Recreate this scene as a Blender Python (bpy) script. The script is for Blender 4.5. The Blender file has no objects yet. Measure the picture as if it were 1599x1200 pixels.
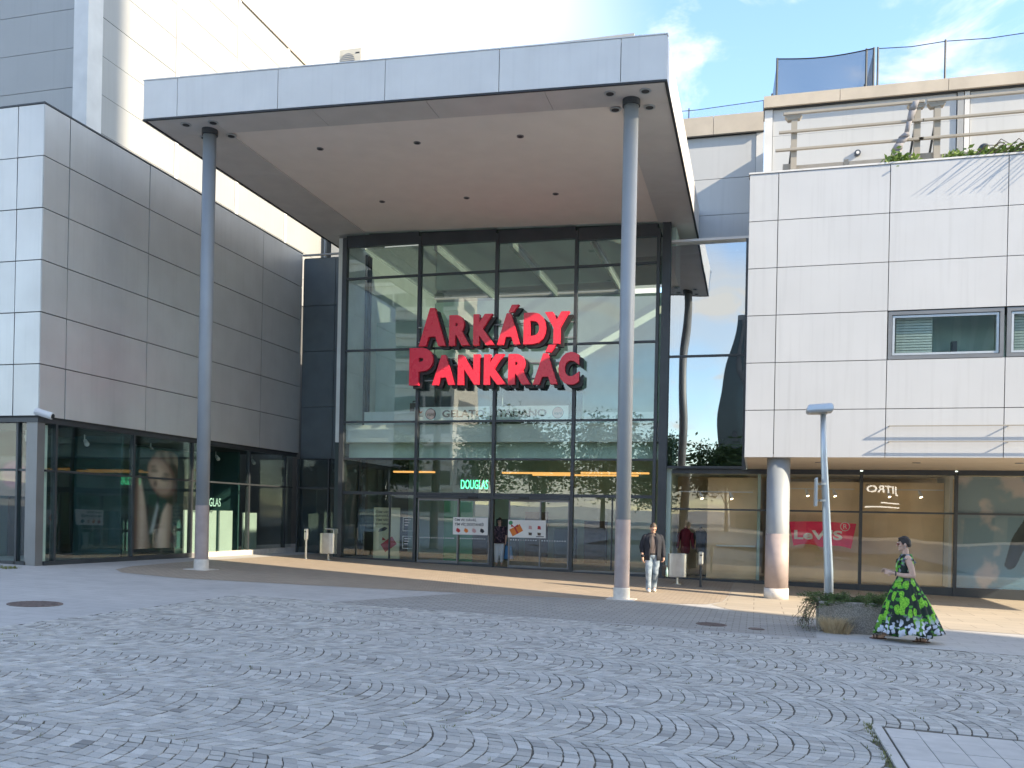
import bpy, bmesh, math, random
from mathutils import Vector, Matrix, noise as mnoise
R = math.radians
rnd = random.Random(7)
SC = bpy.context.scene
COL = SC.collection

# ------------------------------------------------------------------ camera
CAM_H = 1.78
cam_data = bpy.data.cameras.new('camera')
cam = bpy.data.objects.new('camera', cam_data)
COL.objects.link(cam)
cam_data.sensor_fit = 'HORIZONTAL'
cam_data.sensor_width = 36
cam_data.lens = 36 * 1400 / 1599
cam_data.shift_y = 204 / 1599
cam_data.clip_start = 0.1
cam_data.clip_end = 3000
YAW, ROLL = R(15.2), .02
cam.matrix_world = Matrix.Translation((0, 0, CAM_H)) @ Matrix.Rotation(YAW, 4, 'Z') @ Matrix.Rotation(R(90), 4, 'X') @ Matrix.Rotation(ROLL, 4, 'Z')
SC.camera = cam

# ------------------------------------------------------------------ sky, sun, exposure
SUN_EL, SUN_AZ = R(28), R(15)          # low sun from the right, a little in front of the fronts
sun_dir = Vector((math.cos(SUN_EL) * math.cos(SUN_AZ), -math.cos(SUN_EL) * math.sin(SUN_AZ), math.sin(SUN_EL)))
world = bpy.data.worlds.new('World')
SC.world = world
world.use_nodes = True
wn, wl = world.node_tree.nodes, world.node_tree.links
wn.clear()
w_out = wn.new('ShaderNodeOutputWorld')
w_bg = wn.new('ShaderNodeBackground')
w_sky = wn.new('ShaderNodeTexSky')
w_sky.sky_type = 'NISHITA'
w_sky.sun_disc = False
w_sky.sun_elevation = SUN_EL
w_sky.sun_rotation = R(105)
w_sky.air_density = 1.0
w_sky.dust_density = 0.1
w_sky.ozone_density = 3.0
w_bg.inputs['Strength'].default_value = 0.15
# clouds: noise on a flat layer high above, seen in perspective
w_tc = wn.new('ShaderNodeTexCoord')
w_sep = wn.new('ShaderNodeSeparateXYZ')
wl.new(w_tc.outputs['Generated'], w_sep.inputs[0])
def wmath(op, a, b=None):
    n = wn.new('ShaderNodeMath'); n.operation = op
    for i, q in enumerate((a, b)):
        if q is None: continue
        if isinstance(q, (int, float)): n.inputs[i].default_value = q
        else: wl.new(q, n.inputs[i])
    return n.outputs[0]
w_den = wmath('MAXIMUM', wmath('ADD', w_sep.outputs['Z'], 0.12), 0.05)
w_com = wn.new('ShaderNodeCombineXYZ')
wl.new(wmath('DIVIDE', w_sep.outputs['X'], w_den), w_com.inputs[0])
wl.new(wmath('DIVIDE', w_sep.outputs['Y'], w_den), w_com.inputs[1])
def wnoise(scale, detail, off, rough=.55, dist=0.):
    m = wn.new('ShaderNodeMapping'); m.inputs['Location'].default_value = off
    wl.new(w_com.outputs[0], m.inputs['Vector'])
    n = wn.new('ShaderNodeTexNoise')
    n.inputs['Scale'].default_value = scale; n.inputs['Detail'].default_value = detail
    n.inputs['Roughness'].default_value = rough; n.inputs['Distortion'].default_value = dist
    wl.new(m.outputs[0], n.inputs['Vector'])
    return n.outputs['Fac']
def wramp(src, a, b):
    r = wn.new('ShaderNodeMapRange'); r.interpolation_type = 'SMOOTHSTEP'
    wl.new(src, r.inputs[0]); r.inputs[1].default_value = a; r.inputs[2].default_value = b
    return r.outputs[0]
big = wramp(wnoise(0.42, 3, (1.7, 5.4, 0)), 0.44, 0.58)
puffs = wramp(wnoise(3.4, 6, (2.0, 6.5, 0), .6, .3), 0.53, 0.72)
veil = wramp(wnoise(1.1, 4, (1.0, 2.0, 0)), 0.25, 0.75)
mask = wmath('MINIMUM', wmath('ADD', wmath('MULTIPLY', big, wmath('ADD', wmath('MULTIPLY', veil, .35), .6)), wmath('MULTIPLY', puffs, .55)), 0.95)
w_mix = wn.new('ShaderNodeMix'); w_mix.data_type = 'RGBA'
wl.new(mask, w_mix.inputs['Factor'])
w_hs = wn.new('ShaderNodeHueSaturation'); w_hs.inputs['Hue'].default_value = .503; w_hs.inputs['Saturation'].default_value = 1.08; w_hs.inputs['Value'].default_value = .74
wl.new(w_sky.outputs[0], w_hs.inputs['Color'])
wl.new(w_hs.outputs[0], w_mix.inputs[6])
w_mix.inputs[7].default_value = (2.30, 2.36, 2.48, 1)
wl.new(w_mix.outputs[2], w_bg.inputs['Color'])
wl.new(w_bg.outputs[0], w_out.inputs[0])

sun_data = bpy.data.lights.new('sun', 'SUN')
sun_data.energy = 2.0
sun_data.angle = R(0.5)
sun_data.color = (1.0, 0.90, 0.76)
sun = bpy.data.objects.new('sun', sun_data)
COL.objects.link(sun)
sun.rotation_euler = sun_dir.to_track_quat('Z', 'Y').to_euler()

SC.view_settings.view_transform = 'Standard'
SC.view_settings.look = 'None'
SC.view_settings.gamma = 1
SC.view_settings.use_curve_mapping = False
SC.view_settings.exposure = 2.36
SC.view_settings.use_white_balance = True
SC.view_settings.white_balance_temperature = 7600
SC.view_settings.white_balance_tint = 10
SC.render.engine = 'CYCLES'
SC.cycles.use_denoising = True
SC.cycles.max_bounces = 8
SC.cycles.transparent_max_bounces = 24
SC.cycles.caustics_reflective = False
SC.cycles.caustics_refractive = False

# ------------------------------------------------------------------ material helpers
MATS = {}
class NT:
    def __init__(s, name):
        s.m = bpy.data.materials.new(name); s.m.use_nodes = True
        s.n, s.l = s.m.node_tree.nodes, s.m.node_tree.links
        s.n.clear()
        s.out = s.n.new('ShaderNodeOutputMaterial')
        MATS[name] = s.m
    def node(s, t, **kw):
        n = s.n.new(t)
        for k, q in kw.items(): setattr(n, k, q)
        return n
    def set(s, n, **kw):
        for k, q in kw.items():
            k2 = k.replace('_', ' ')
            inp = n.inputs[k2] if k2 in n.inputs else n.inputs[k]
            if hasattr(q, 'links') or isinstance(q, bpy.types.NodeSocket): s.l.new(q, inp)
            else: inp.default_value = q
        return n
    def pos(s):
        return s.node('ShaderNodeNewGeometry').outputs['Position']
    def noise(s, scale, detail=4, vec=None, rough=.5, stretch=None):
        n = s.node('ShaderNodeTexNoise')
        v = vec if vec is not None else s.pos()
        if stretch:
            m = s.node('ShaderNodeMapping'); m.inputs['Scale'].default_value = stretch
            s.l.new(v, m.inputs['Vector']); v = m.outputs[0]
        s.l.new(v, n.inputs['Vector'])
        n.inputs['Scale'].default_value = scale; n.inputs['Detail'].default_value = detail; n.inputs['Roughness'].default_value = rough
        return n.outputs['Fac']
    def ramp(s, src, a, b):
        r = s.node('ShaderNodeMapRange'); s.l.new(src, r.inputs[0])
        r.inputs[1].default_value = a; r.inputs[2].default_value = b
        return r.outputs[0]
    def mix(s, fac, a, b):
        n = s.node('ShaderNodeMix', data_type='RGBA')
        for i, q in ((0, fac), (6, a), (7, b)):
            if isinstance(q, bpy.types.NodeSocket): s.l.new(q, n.inputs[i])
            elif i == 0: n.inputs[0].default_value = q
            else: n.inputs[i].default_value = (*q, 1) if len(q) == 3 else q
        return n.outputs[2]
    def math(s, op, a, b=0.):
        n = s.node('ShaderNodeMath', operation=op)
        for i, q in enumerate((a, b)):
            if isinstance(q, bpy.types.NodeSocket): s.l.new(q, n.inputs[i])
            else: n.inputs[i].default_value = q
        return n.outputs[0]
    def bump(s, h, strength, dist=.01):
        b = s.node('ShaderNodeBump'); s.l.new(h, b.inputs['Height'])
        b.inputs['Strength'].default_value = strength; b.inputs['Distance'].default_value = dist
        return b.outputs[0]
    def principled(s, color, rough=.5, metal=0., normal=None, **kw):
        p = s.node('ShaderNodeBsdfPrincipled')
        for nm, q in (('Base Color', color), ('Roughness', rough), ('Metallic', metal)):
            if isinstance(q, bpy.types.NodeSocket): s.l.new(q, p.inputs[nm])
            elif nm == 'Base Color': p.inputs[nm].default_value = (*q, 1)
            else: p.inputs[nm].default_value = q
        if normal is not None: s.l.new(normal, p.inputs['Normal'])
        for k, q in kw.items(): p.inputs[k.replace('_', ' ')].default_value = q
        s.l.new(p.outputs[0], s.out.inputs['Surface'])
        return s.m

def paint(name, col, rough=.45, metal=0., var=.08, scale=1.5, streak=0., tone=0.):
    t = NT(name)
    f = t.noise(scale, 5)
    lo = tuple(x * (1 - var) for x in col); hi = tuple(min(1, x * (1 + var)) for x in col)
    c = t.mix(t.ramp(f, .3, .7), lo, hi)
    if streak:                                         # faint rain streaks running down
        g = t.noise(3.0, 4, stretch=(3, 3, .12))
        c = t.mix(t.math('MULTIPLY', t.ramp(g, .52, .8), streak), c, tuple(x * .62 for x in col))
    if tone:                                           # sheets from different batches
        oi = t.node('ShaderNodeObjectInfo')
        c = t.mix(t.math('MULTIPLY', oi.outputs['Random'], tone), c, tuple(x * .72 for x in col))
    r = t.ramp(t.noise(scale * 2.3, 4), 0, 1)
    rr = t.math('ADD', t.math('MULTIPLY', r, .16), rough - .08)
    return t.principled(c, rr, metal)

def glass(name, tint, refl, wave=0., wscale=.6, rough=0.):
    t = NT(name)
    nrm = None
    if wave:
        nrm = t.bump(t.noise(wscale, 1, stretch=(1, 1, .45)), wave, 1.0)
    tr = t.node('ShaderNodeBsdfTransparent'); tr.inputs[0].default_value = (*tint, 1)
    gl = t.node('ShaderNodeBsdfGlossy'); gl.inputs['Roughness'].default_value = rough
    gl.inputs[0].default_value = (.93, .97, 1, 1)
    lw = t.node('ShaderNodeLayerWeight'); lw.inputs['Blend'].default_value = .5
    if nrm is not None:
        t.l.new(nrm, gl.inputs['Normal'])
    fac = t.math('MINIMUM', t.math('ADD', t.math('MULTIPLY', t.math('POWER', lw.outputs['Facing'], 5.), .9), refl + .04), .95)
    mx = t.node('ShaderNodeMixShader')
    t.l.new(fac, mx.inputs[0]); t.l.new(tr.outputs[0], mx.inputs[1]); t.l.new(gl.outputs[0], mx.inputs[2])
    t.l.new(mx.outputs[0], t.out.inputs['Surface'])
    return t.m

def emit(name, col, strength):
    t = NT(name)
    e = t.node('ShaderNodeEmission'); e.inputs[0].default_value = (*col, 1); e.inputs[1].default_value = strength
    t.l.new(e.outputs[0], t.out.inputs['Surface'])
    return t.m

def vcol(name, rough=.5, coat=0., speck=0.):
    t = NT(name)
    a = t.node('ShaderNodeVertexColor', layer_name='Col')
    c = a.outputs['Color']
    nrm = None
    if speck:
        f = t.noise(90, 3, rough=.7)
        c = t.mix(t.math('MULTIPLY', t.ramp(f, .45, .75), speck), c, (.10, .11, .12))
        c = t.mix(t.math('MULTIPLY', t.ramp(t.noise(.35, 4), .45, .75), .22), c, (.36, .35, .32))
        nrm = t.bump(t.noise(60, 3), .35, .006)
    return t.principled(c, rough, 0, nrm)

# --- the palette
paint('fascia_metal', (.70, .69, .67), .38, .08, .04, 1.5, .15, .10)
paint('wing_metal', (.60, .62, .62), .36, .35, .05, 1.2, .15, .16)
paint('white_cladding', (.54, .56, .58), .42, .05, .03, .8, .25, .14)
paint('pale_cladding', (.36, .375, .38), .5, .1, .04, .6, .2, .15)
paint('upper_cladding', (.52, .54, .55), .5, .05, .04, .6, .2, .12)
paint('white_trim', (.66, .67, .67), .5)
paint('dark_joint', (.035, .04, .045), .7)
paint('dark_frame', (.065, .075, .085), .42, .45, .12)
paint('grey_frame', (.22, .23, .24), .4, .5)
paint('border_metal', (.64, .63, .61), .5, .1, .06, 1.5, 0, .15)
paint('soffit_plaster', (.84, .79, .73), .8, 0, .03)
paint('warm_soffit', (.62, .55, .46), .75, 0, .04)
paint('column_paint', (.29, .32, .345), .5, .1, .06)
paint('column_coat', (.38, .315, .305), .5, 0, .10, 4)
paint('base_white', (.66, .62, .57), .6, 0, .12, 8)
paint('stone_cap', (.50, .45, .38), .75, 0, .08, 2)
paint('dark_panel', (.10, .125, .14), .35, .45, .1)
paint('rail_paint', (.33, .31, .27), .55, 0, .06)
paint('galvanised', (.52, .56, .58), .42, .6, .06, 3)
paint('steel', (.60, .60, .58), .34, .9, .10, 5)
paint('black_metal', (.02, .022, .025), .45)
paint('rust_iron', (.19, .145, .13), .7, .3, .25, 14)
paint('white_plastic', (.50, .48, .42), .45)
paint('interior_white', (.78, .84, .80), .7)
paint('interior_mint', (.55, .72, .66), .7)
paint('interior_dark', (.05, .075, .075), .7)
paint('interior_teal', (.030, .085, .085), .6, 0, .25, .8)
paint('interior_floor', (.34, .33, .31), .3)
paint('shop_tan', (.74, .58, .37), .7, 0, .16, .9)
paint('shop_floor', (.42, .36, .28), .4)
paint('shop_panel', (.34, .52, .48), .5)
paint('curtain', (.68, .76, .70), .8)
paint('display_grey', (.36, .42, .38), .7)
paint('sign_red', (.95, .035, .085), .28, 0, .05)
paint('banner_red', (.92, .02, .10), .6, 0, .12, 3)
paint('print_white', (.78, .78, .74), .6)
paint('print_mint', (.80, .90, .85), .6)
paint('print_yellow', (.62, .60, .38), .6)
paint('print_ink', (.03, .03, .035), .6)
paint('print_orange', (.72, .20, .035), .6)
paint('print_crimson', (.48, .03, .035), .6)
paint('print_green', (.05, .30, .13), .6)
paint('print_pink', (.60, .36, .34), .6)
paint('skin', (.56, .33, .24), .55, 0, .06, 20)
paint('skin_light', (.60, .38, .29), .55, 0, .06, 20)
paint('hair_dark', (.022, .016, .013), .6, 0, .3, 60)
paint('hair_grey', (.10, .075, .055), .6, 0, .3, 60)
paint('blazer', (.016, .019, .028), .85, 0, .2, 12)
paint('shirt', (.13, .105, .10), .85, 0, .15, 16)
paint('shoe_white', (.80, .80, .78), .6)
paint('sandal', (.09, .045, .03), .6)
paint('bag_black', (.012, .012, .013), .5)
paint('bag_blue', (.02, .16, .34), .6)
paint('trousers_white', (.70, .70, .68), .8)
paint('bark', (.10, .075, .055), .9, 0, .25, 6)
paint('tower_white', (.66, .64, .58), .7, 0, .06)
paint('tower_dark_glass', (.03, .04, .045), .15, .2)
paint('tower_grey', (.16, .17, .18), .6, 0, .1)
paint('occluder_wall', (.62, .61, .59), .7, 0, .06)
paint('cloth_torn', (.26, .26, .28), .9, 0, .15, 8)
emit('lamp_glow', (1, .93, .80), 1.2)
emit('orange_glow', (1, .52, .18), .26)
emit('green_neon', (.05, .9, .42), .8)
emit('sign_added_glow', (1, .98, .95), 1.3)  # glow added to the office sign lettering
emit('shop_lamp', (1, .86, .62), 2.5)
vcol('granite', .62, 0, .35)
vcol('printed', .45)
glass('glass_hall', (.93, .975, .955), .052, .008, .5)
glass('glass_added_skylight', (.36, .40, .39), .05)  # tint sets how much daylight the unseen roof lets in
glass('glass_wing', (.90, .96, .95), .022, .010, .5)
glass('glass_corner', (.34, .42, .44), .32, .022, .55)
glass('glass_shop', (.98, .97, .95), .022, .008, .6)
glass('glass_door', (.93, .96, .95), .05, .006, .6)
glass('glass_window', (.90, .96, .95), .10, .01, .8)
def jeans():
    t = NT('jeans'); f = t.noise(7, 5); g = t.noise(160, 2)
    c = t.mix(t.ramp(f, .35, .68), (.11, .17, .23), (.42, .50, .56))
    c = t.mix(t.math('MULTIPLY', g, .25), c, (.08, .11, .16)); t.principled(c, .9)
jeans()
def dress():
    t = NT('leaf_print_dress')
    tc = t.node('ShaderNodeTexCoord').outputs['Object']
    def cells(scale, stretch, lo, hi, off):
        m = t.node('ShaderNodeMapping'); m.inputs['Scale'].default_value = stretch
        m.inputs['Location'].default_value = off; m.inputs['Rotation'].default_value = (.3, .5, .4)
        t.l.new(tc, m.inputs['Vector'])
        w = t.node('ShaderNodeTexVoronoi'); w.inputs['Scale'].default_value = scale; t.l.new(m.outputs[0], w.inputs['Vector'])
        return t.ramp(w.outputs['Distance'], hi, lo), w.outputs['Color']
    nz = t.node('ShaderNodeTexNoise'); nz.inputs['Scale'].default_value = 9; nz.inputs['Detail'].default_value = 2; t.l.new(tc, nz.inputs['Vector'])
    va = t.node('ShaderNodeVectorMath', operation='MULTIPLY_ADD'); t.l.new(nz.outputs['Color'], va.inputs[0]); va.inputs[1].default_value = (.09, .09, .09); t.l.new(tc, va.inputs[2])
    z = t.node('ShaderNodeSeparateXYZ'); t.l.new(tc, z.inputs[0])
    tc = va.outputs[0]
    leaf, lc = cells(6.2, (1.5, 1.5, .8), .40, .46, (0, 0, 0))
    leaf2, lc2 = cells(9, (.7, .7, 1.6), .30, .36, (3, 1, 2))
    vein = t.noise(45, 3, tc)
    g = t.mix(t.ramp(vein, .35, .7), (.07, .34, .02), (.33, .74, .07))
    base = t.mix(t.noise(3, 2, tc), (.008, .010, .014), (.012, .035, .022))
    c = t.mix(leaf2, base, (.06, .34, .04)); c = t.mix(leaf, c, g)
    flower, fc = cells(12, (1, 1, 1), .40, .50, (5, 2, 1))
    low = t.ramp(z.outputs['Z'], .46, .28); top = t.math('MULTIPLY', t.ramp(z.outputs['Z'], .95, 1.1), .35)
    k = t.math('MULTIPLY', flower, t.math('MAXIMUM', low, top))
    c = t.mix(t.math('MULTIPLY', t.ramp(z.outputs['Z'], .42, .25), .55), c, base)
    c = t.mix(k, c, (.62, .66, .78))
    t.principled(c, .8)
dress()
def blouse():
    t = NT('dotted_blouse'); v = t.node('ShaderNodeTexVoronoi'); v.inputs['Scale'].default_value = 26
    t.l.new(t.pos(), v.inputs['Vector'])
    t.principled(t.mix(t.ramp(v.outputs['Distance'], .34, .26), (.03, .02, .03), (.55, .32, .36)), .85)
blouse()
def ground_mats():
    t = NT('concrete_paving')
    p = t.pos()
    f, g, h = t.noise(.35, 5, p), t.noise(3.5, 5, p), t.noise(70, 2, p)
    c = t.mix(t.ramp(f, .3, .7), (.43, .425, .415), (.53, .52, .50))
    c = t.mix(t.math('MULTIPLY', t.ramp(g, .5, .85), .35), c, (.27, .265, .25))
    b = t.node('ShaderNodeTexBrick', offset=.5); t.l.new(p, b.inputs['Vector'])
    t.set(b, Scale=1.0, Mortar_Size=.006, Brick_Width=.6, Row_Height=.3, Mortar_Smooth=.3)
    b.inputs['Color1'].default_value = (1, 1, 1, 1); b.inputs['Color2'].default_value = (.9, .9, .9, 1); b.inputs['Mortar'].default_value = (.50, .50, .48, 1)
    mm = t.node('ShaderNodeMix', data_type='RGBA', blend_type='MULTIPLY'); mm.inputs[0].default_value = .8
    t.l.new(c, mm.inputs[6]); t.l.new(b.outputs['Color'], mm.inputs[7])
    c = t.mix(t.math('MULTIPLY', h, .2), mm.outputs[2], (.25, .25, .25))
    t.principled(c, .75, 0, t.bump(h, .15, .004))
    for nm, c1, c2, mo, bw, rh, ms in (('brown_brick_paving', (.42, .345, .27), (.34, .285, .225), (.17, .145, .12), .22, .11, .007),
                                   ('grey_brick_paving', (.37, .36, .335), (.30, .295, .28), (.16, .155, .14), .24, .16, .010),
                                   ('beige_slab_paving', (.44, .385, .31), (.38, .335, .275), (.20, .17, .14), 1.2, .6, .010)):
        t = NT(nm); p = t.pos()
        b = t.node('ShaderNodeTexBrick', offset=.5); t.l.new(p, b.inputs['Vector'])
        t.set(b, Scale=1.0, Mortar_Size=ms, Brick_Width=bw, Row_Height=rh, Mortar_Smooth=.2)
        for k, q in (('Color1', c1), ('Color2', c2), ('Mortar', mo)): b.inputs[k].default_value = (*q, 1)
        f = t.noise(.6, 5, p)
        c = t.mix(t.math('MULTIPLY', t.ramp(f, .4, .8), .5), b.outputs['Color'], tuple(x * .72 for x in c1))
        t.principled(c, .72, 0, t.bump(b.outputs['Fac'], -.4, .006))
    t = NT('joint_bed'); p = t.pos()
    c = t.mix(t.ramp(t.noise(14, 4, p), .35, .7), (.07, .062, .05), (.14, .125, .10))
    c = t.mix(t.ramp(t.noise(2.2, 6, p, .65), .60, .70), c, (.075, .10, .035))
    t.principled(c, .95, 0, t.bump(t.noise(60, 3, p), .6, .01))
    t = NT('slab_stone'); oi = t.node('ShaderNodeObjectInfo'); p = t.pos()
    c = t.mix(oi.outputs['Random'], (.47, .455, .43), (.54, .52, .495))
    c = t.mix(t.math('MULTIPLY', t.ramp(t.noise(5, 5, p), .4, .8), .4), c, (.27, .265, .25))
    t.principled(c, .75, 0, t.bump(t.noise(50, 3, p), .2, .004))
    t = NT('exposed_aggregate'); p = t.pos()
    v = t.node('ShaderNodeTexVoronoi'); v.inputs['Scale'].default_value = 55; t.l.new(p, v.inputs['Vector'])
    c = t.mix(t.ramp(v.outputs['Distance'], .2, .6), (.46, .43, .38), (.22, .20, .18))
    c = t.mix(t.math('MULTIPLY', t.ramp(t.noise(3, 4, p), .4, .75), .5), c, (.22, .20, .17))
    t.principled(c, .9, 0, t.bump(v.outputs['Distance'], -.8, .01))
ground_mats()
def leafmat(name, a, b):
    t = NT(name); f = t.noise(2.3, 4)
    c = t.mix(t.ramp(f, .3, .7), a, b)
    p = t.node('ShaderNodeBsdfPrincipled'); t.l.new(c, p.inputs['Base Color']); p.inputs['Roughness'].default_value = .6
    tl = t.node('ShaderNodeBsdfTranslucent'); t.l.new(c, tl.inputs[0])
    mx = t.node('ShaderNodeMixShader'); mx.inputs[0].default_value = .25
    t.l.new(p.outputs[0], mx.inputs[1]); t.l.new(tl.outputs[0], mx.inputs[2]); t.l.new(mx.outputs[0], t.out.inputs['Surface'])
leafmat('leaf_tree', (.035, .065, .02), (.085, .13, .035))
leafmat('leaf_juniper', (.045, .095, .030), (.12, .19, .055))
leafmat('leaf_creeper', (.07, .14, .03), (.17, .26, .06))
leafmat('grass_dry', (.58, .45, .28), (.80, .67, .46))
leafmat('grass_green', (.10, .14, .03), (.20, .21, .06))
def netmat():
    for nm, op, col in (('net_dark', .62, (.06, .07, .085)), ('net_fine', .13, (.25, .27, .30))):
        t = NT(nm); d = t.node('ShaderNodeBsdfDiffuse'); d.inputs[0].default_value = (*col, 1)
        tr = t.node('ShaderNodeBsdfTransparent'); mx = t.node('ShaderNodeMixShader')
        mx.inputs[0].default_value = op
        t.l.new(tr.outputs[0], mx.inputs[1]); t.l.new(d.outputs[0], mx.inputs[2]); t.l.new(mx.outputs[0], t.out.inputs['Surface'])
netmat()

# ------------------------------------------------------------------ object helpers
def wloc(o):
    p = Vector((0, 0, 0))
    while o is not None:
        p += o.location; o = o.parent
    return p
def tag(o, label, cat, group=None):
    o['label'] = label; o['category'] = cat
    if group: o['group'] = group
    return o
def thing(name, label, cat, loc=(0, 0, 0), group=None):
    o = bpy.data.objects.new(name, None); COL.objects.link(o); o.location = loc
    o.empty_display_size = .2
    return tag(o, label, cat, group)
def link_mesh(name, me, mats, parent=None, smooth=False):
    for m in (mats if isinstance(mats, (list, tuple)) else [mats]): me.materials.append(MATS[m])
    if smooth:
        for p in me.polygons: p.use_smooth = True
    o = bpy.data.objects.new(name, me); COL.objects.link(o)
    if parent is not None: o.parent = parent
    return o
class MB:
    """collects shapes in world coordinates, links them as ONE mesh object"""
    def __init__(s): s.v, s.f, s.mi, s.col = [], [], [], None
    def add(s, vs, fs, mi=0):
        b = len(s.v); s.v += [tuple(q) for q in vs]
        for f in fs: s.f.append(tuple(b + i for i in f)); s.mi.append(mi)
        return s
    def box(s, x0, x1, y0, y1, z0, z1, mi=0, fn=None):
        vs = [(x, y, z) for z in (z0, z1) for y in (y0, y1) for x in (x0, x1)]
        if fn: vs = [fn(*q) for q in vs]
        return s.add(vs, [(0, 2, 3, 1), (4, 5, 7, 6), (0, 1, 5, 4), (2, 6, 7, 3), (0, 4, 6, 2), (1, 3, 7, 5)], mi)
    def ring(s, pts, radii, n=12, cap=True, mi=0, sx=1., ref=None):
        """tube along pts with radii"""
        pts = [Vector(p) for p in pts]; rings = []
        for i, p in enumerate(pts):
            a = pts[max(i - 1, 0)]; b = pts[min(i + 1, len(pts) - 1)]
            t = (b - a).normalized()
            up = Vector(ref) if ref else (Vector((0, 0, 1)) if abs(t.z) < .9 else Vector((0, 1, 0)))
            u = t.cross(up).normalized(); w = u.cross(t)
            rings.append([p + (u * math.cos(k * 2 * math.pi / n) * sx + w * math.sin(k * 2 * math.pi / n)) * radii[i] for k in range(n)])
        b = len(s.v)
        for rg in rings: s.v += [tuple(q) for q in rg]
        for i in range(len(rings) - 1):
            for k in range(n):
                s.f.append((b + i * n + k, b + i * n + (k + 1) % n, b + (i + 1) * n + (k + 1) % n, b + (i + 1) * n + k)); s.mi.append(mi)
        if cap:
            s.f.append(tuple(b + k for k in reversed(range(n)))); s.mi.append(mi)
            s.f.append(tuple(b + (len(rings) - 1) * n + k for k in range(n))); s.mi.append(mi)
        return s
    def limb(s, pts, radii, n=12):
        """tube with rounded ends"""
        pts = [Vector(p) for p in pts]
        d0 = (pts[0] - pts[1]).normalized(); d1 = (pts[-1] - pts[-2]).normalized()
        P, Q = [], []
        for a in (80, 55, 28):
            P.append(pts[0] + d0 * radii[0] * math.sin(R(a))); Q.append(radii[0] * math.cos(R(a)))
        P += pts; Q += list(radii)
        for a in (28, 55, 80):
            P.append(pts[-1] + d1 * radii[-1] * math.sin(R(a))); Q.append(radii[-1] * math.cos(R(a)))
        return s.ring(P, Q, n)
    def ellipsoid(s, c, r, n=16, m=10, rot=None):
        c = Vector(c); vs = []; fs = []
        for j in range(1, m):
            th = math.pi * j / m
            for k in range(n):
                ph = 2 * math.pi * k / n
                q = Vector((r[0] * math.sin(th) * math.cos(ph), r[1] * math.sin(th) * math.sin(ph), r[2] * math.cos(th)))
                if rot: q = rot @ q
                vs.append(c + q)
        t = Vector((0, 0, r[2])); t = rot @ t if rot else t
        vs += [c + t, c - t]; T, B = len(vs) - 2, len(vs) - 1
        for j in range(m - 2):
            for k in range(n):
                fs.append((j * n + k, (j + 1) * n + k, (j + 1) * n + (k + 1) % n, j * n + (k + 1) % n))
        for k in range(n):
            fs.append((T, k, (k + 1) % n)); fs.append((B, (m - 2) * n + (k + 1) % n, (m - 2) * n + k))
        return s.add(vs, fs)
    def prism(s, poly, y0, y1, mi=0):
        """polygon in x,z extruded along y"""
        n = len(poly)
        vs = [(x, y0, z) for x, z in poly] + [(x, y1, z) for x, z in poly]
        fs = [tuple(range(n)), tuple(reversed(range(n, 2 * n)))] + [(i, i + n, (i + 1) % n + n, (i + 1) % n) for i in range(n)]
        return s.add(vs, fs, mi)
    def build(s, name, mats, parent=None, smooth=False, off=None):
        o3 = wloc(parent) if off is None else Vector(off)
        me = bpy.data.meshes.new(name)
        me.from_pydata([(a - o3.x, b - o3.y, c - o3.z) for a, b, c in s.v], [], s.f)
        if any(s.mi): me.polygons.foreach_set('material_index', s.mi)
        if s.col is not None:
            ca = me.color_attributes.new('Col', 'FLOAT_COLOR', 'POINT')
            ca.data.foreach_set('color', [q for c in s.col for q in (*c, 1.)])
        me.update()
        bm = bmesh.new(); bm.from_mesh(me); bmesh.ops.recalc_face_normals(bm, faces=bm.faces); bm.to_mesh(me); bm.free()
        return link_mesh(name, me, mats, parent, smooth)
def part(name, mat, parent, *b, fn=None):
    return MB().box(*b, fn=fn).build(name, mat, parent)
def bevelled(o, w=.01, seg=2):
    m = o.modifiers.new('bevel', 'BEVEL'); m.width = w; m.segments = seg; m.limit_method = 'ANGLE'
    return o
def panel_y(parent, name, mat, x0, x1, z0, z1, y, th=.04, g=.012, wob=.003, fn=None):
    """cladding panel facing -Y, a little out of true like real sheet"""
    m = MB(); m.box(x0 + g, x1 - g, y, y + th, z0 + g, z1 - g, fn=fn)
    m.v = [(a, b + (rnd.uniform(-wob, wob) if abs(b - y) < 1e-4 else 0), c) for a, b, c in m.v]
    return m.build(name, mat, parent)
def panel_x(parent, name, mat, y0, y1, z0, z1, x, th=.04, g=.012, wob=.003, fn=None):
    """cladding panel facing +X"""
    m = MB(); m.box(x - th, x, y0 + g, y1 - g, z0 + g, z1 - g, fn=fn)
    m.v = [(a + (rnd.uniform(-wob, wob) if abs(a - x) < 1e-4 else 0), b, c) for a, b, c in m.v]
    return m.build(name, mat, parent)
def steps(a, b, d):
    out = [a]
    while out[-1] + d < b - 1e-3: out.append(out[-1] + d)
    return out + [b]
def text_mesh(txt, size, bold=0., ext=0.):
    cu = bpy.data.curves.new('t', 'FONT'); cu.body = txt; cu.size = size; cu.offset = bold; cu.extrude = ext
    cu.resolution_u = 4
    o = bpy.data.objects.new('t', cu); COL.objects.link(o)
    dg = bpy.context.evaluated_depsgraph_get()
    me = bpy.data.meshes.new_from_object(o.evaluated_get(dg))
    for p in me.polygons: p.use_smooth = False
    bpy.data.objects.remove(o); bpy.data.curves.remove(cu)
    return me
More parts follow.
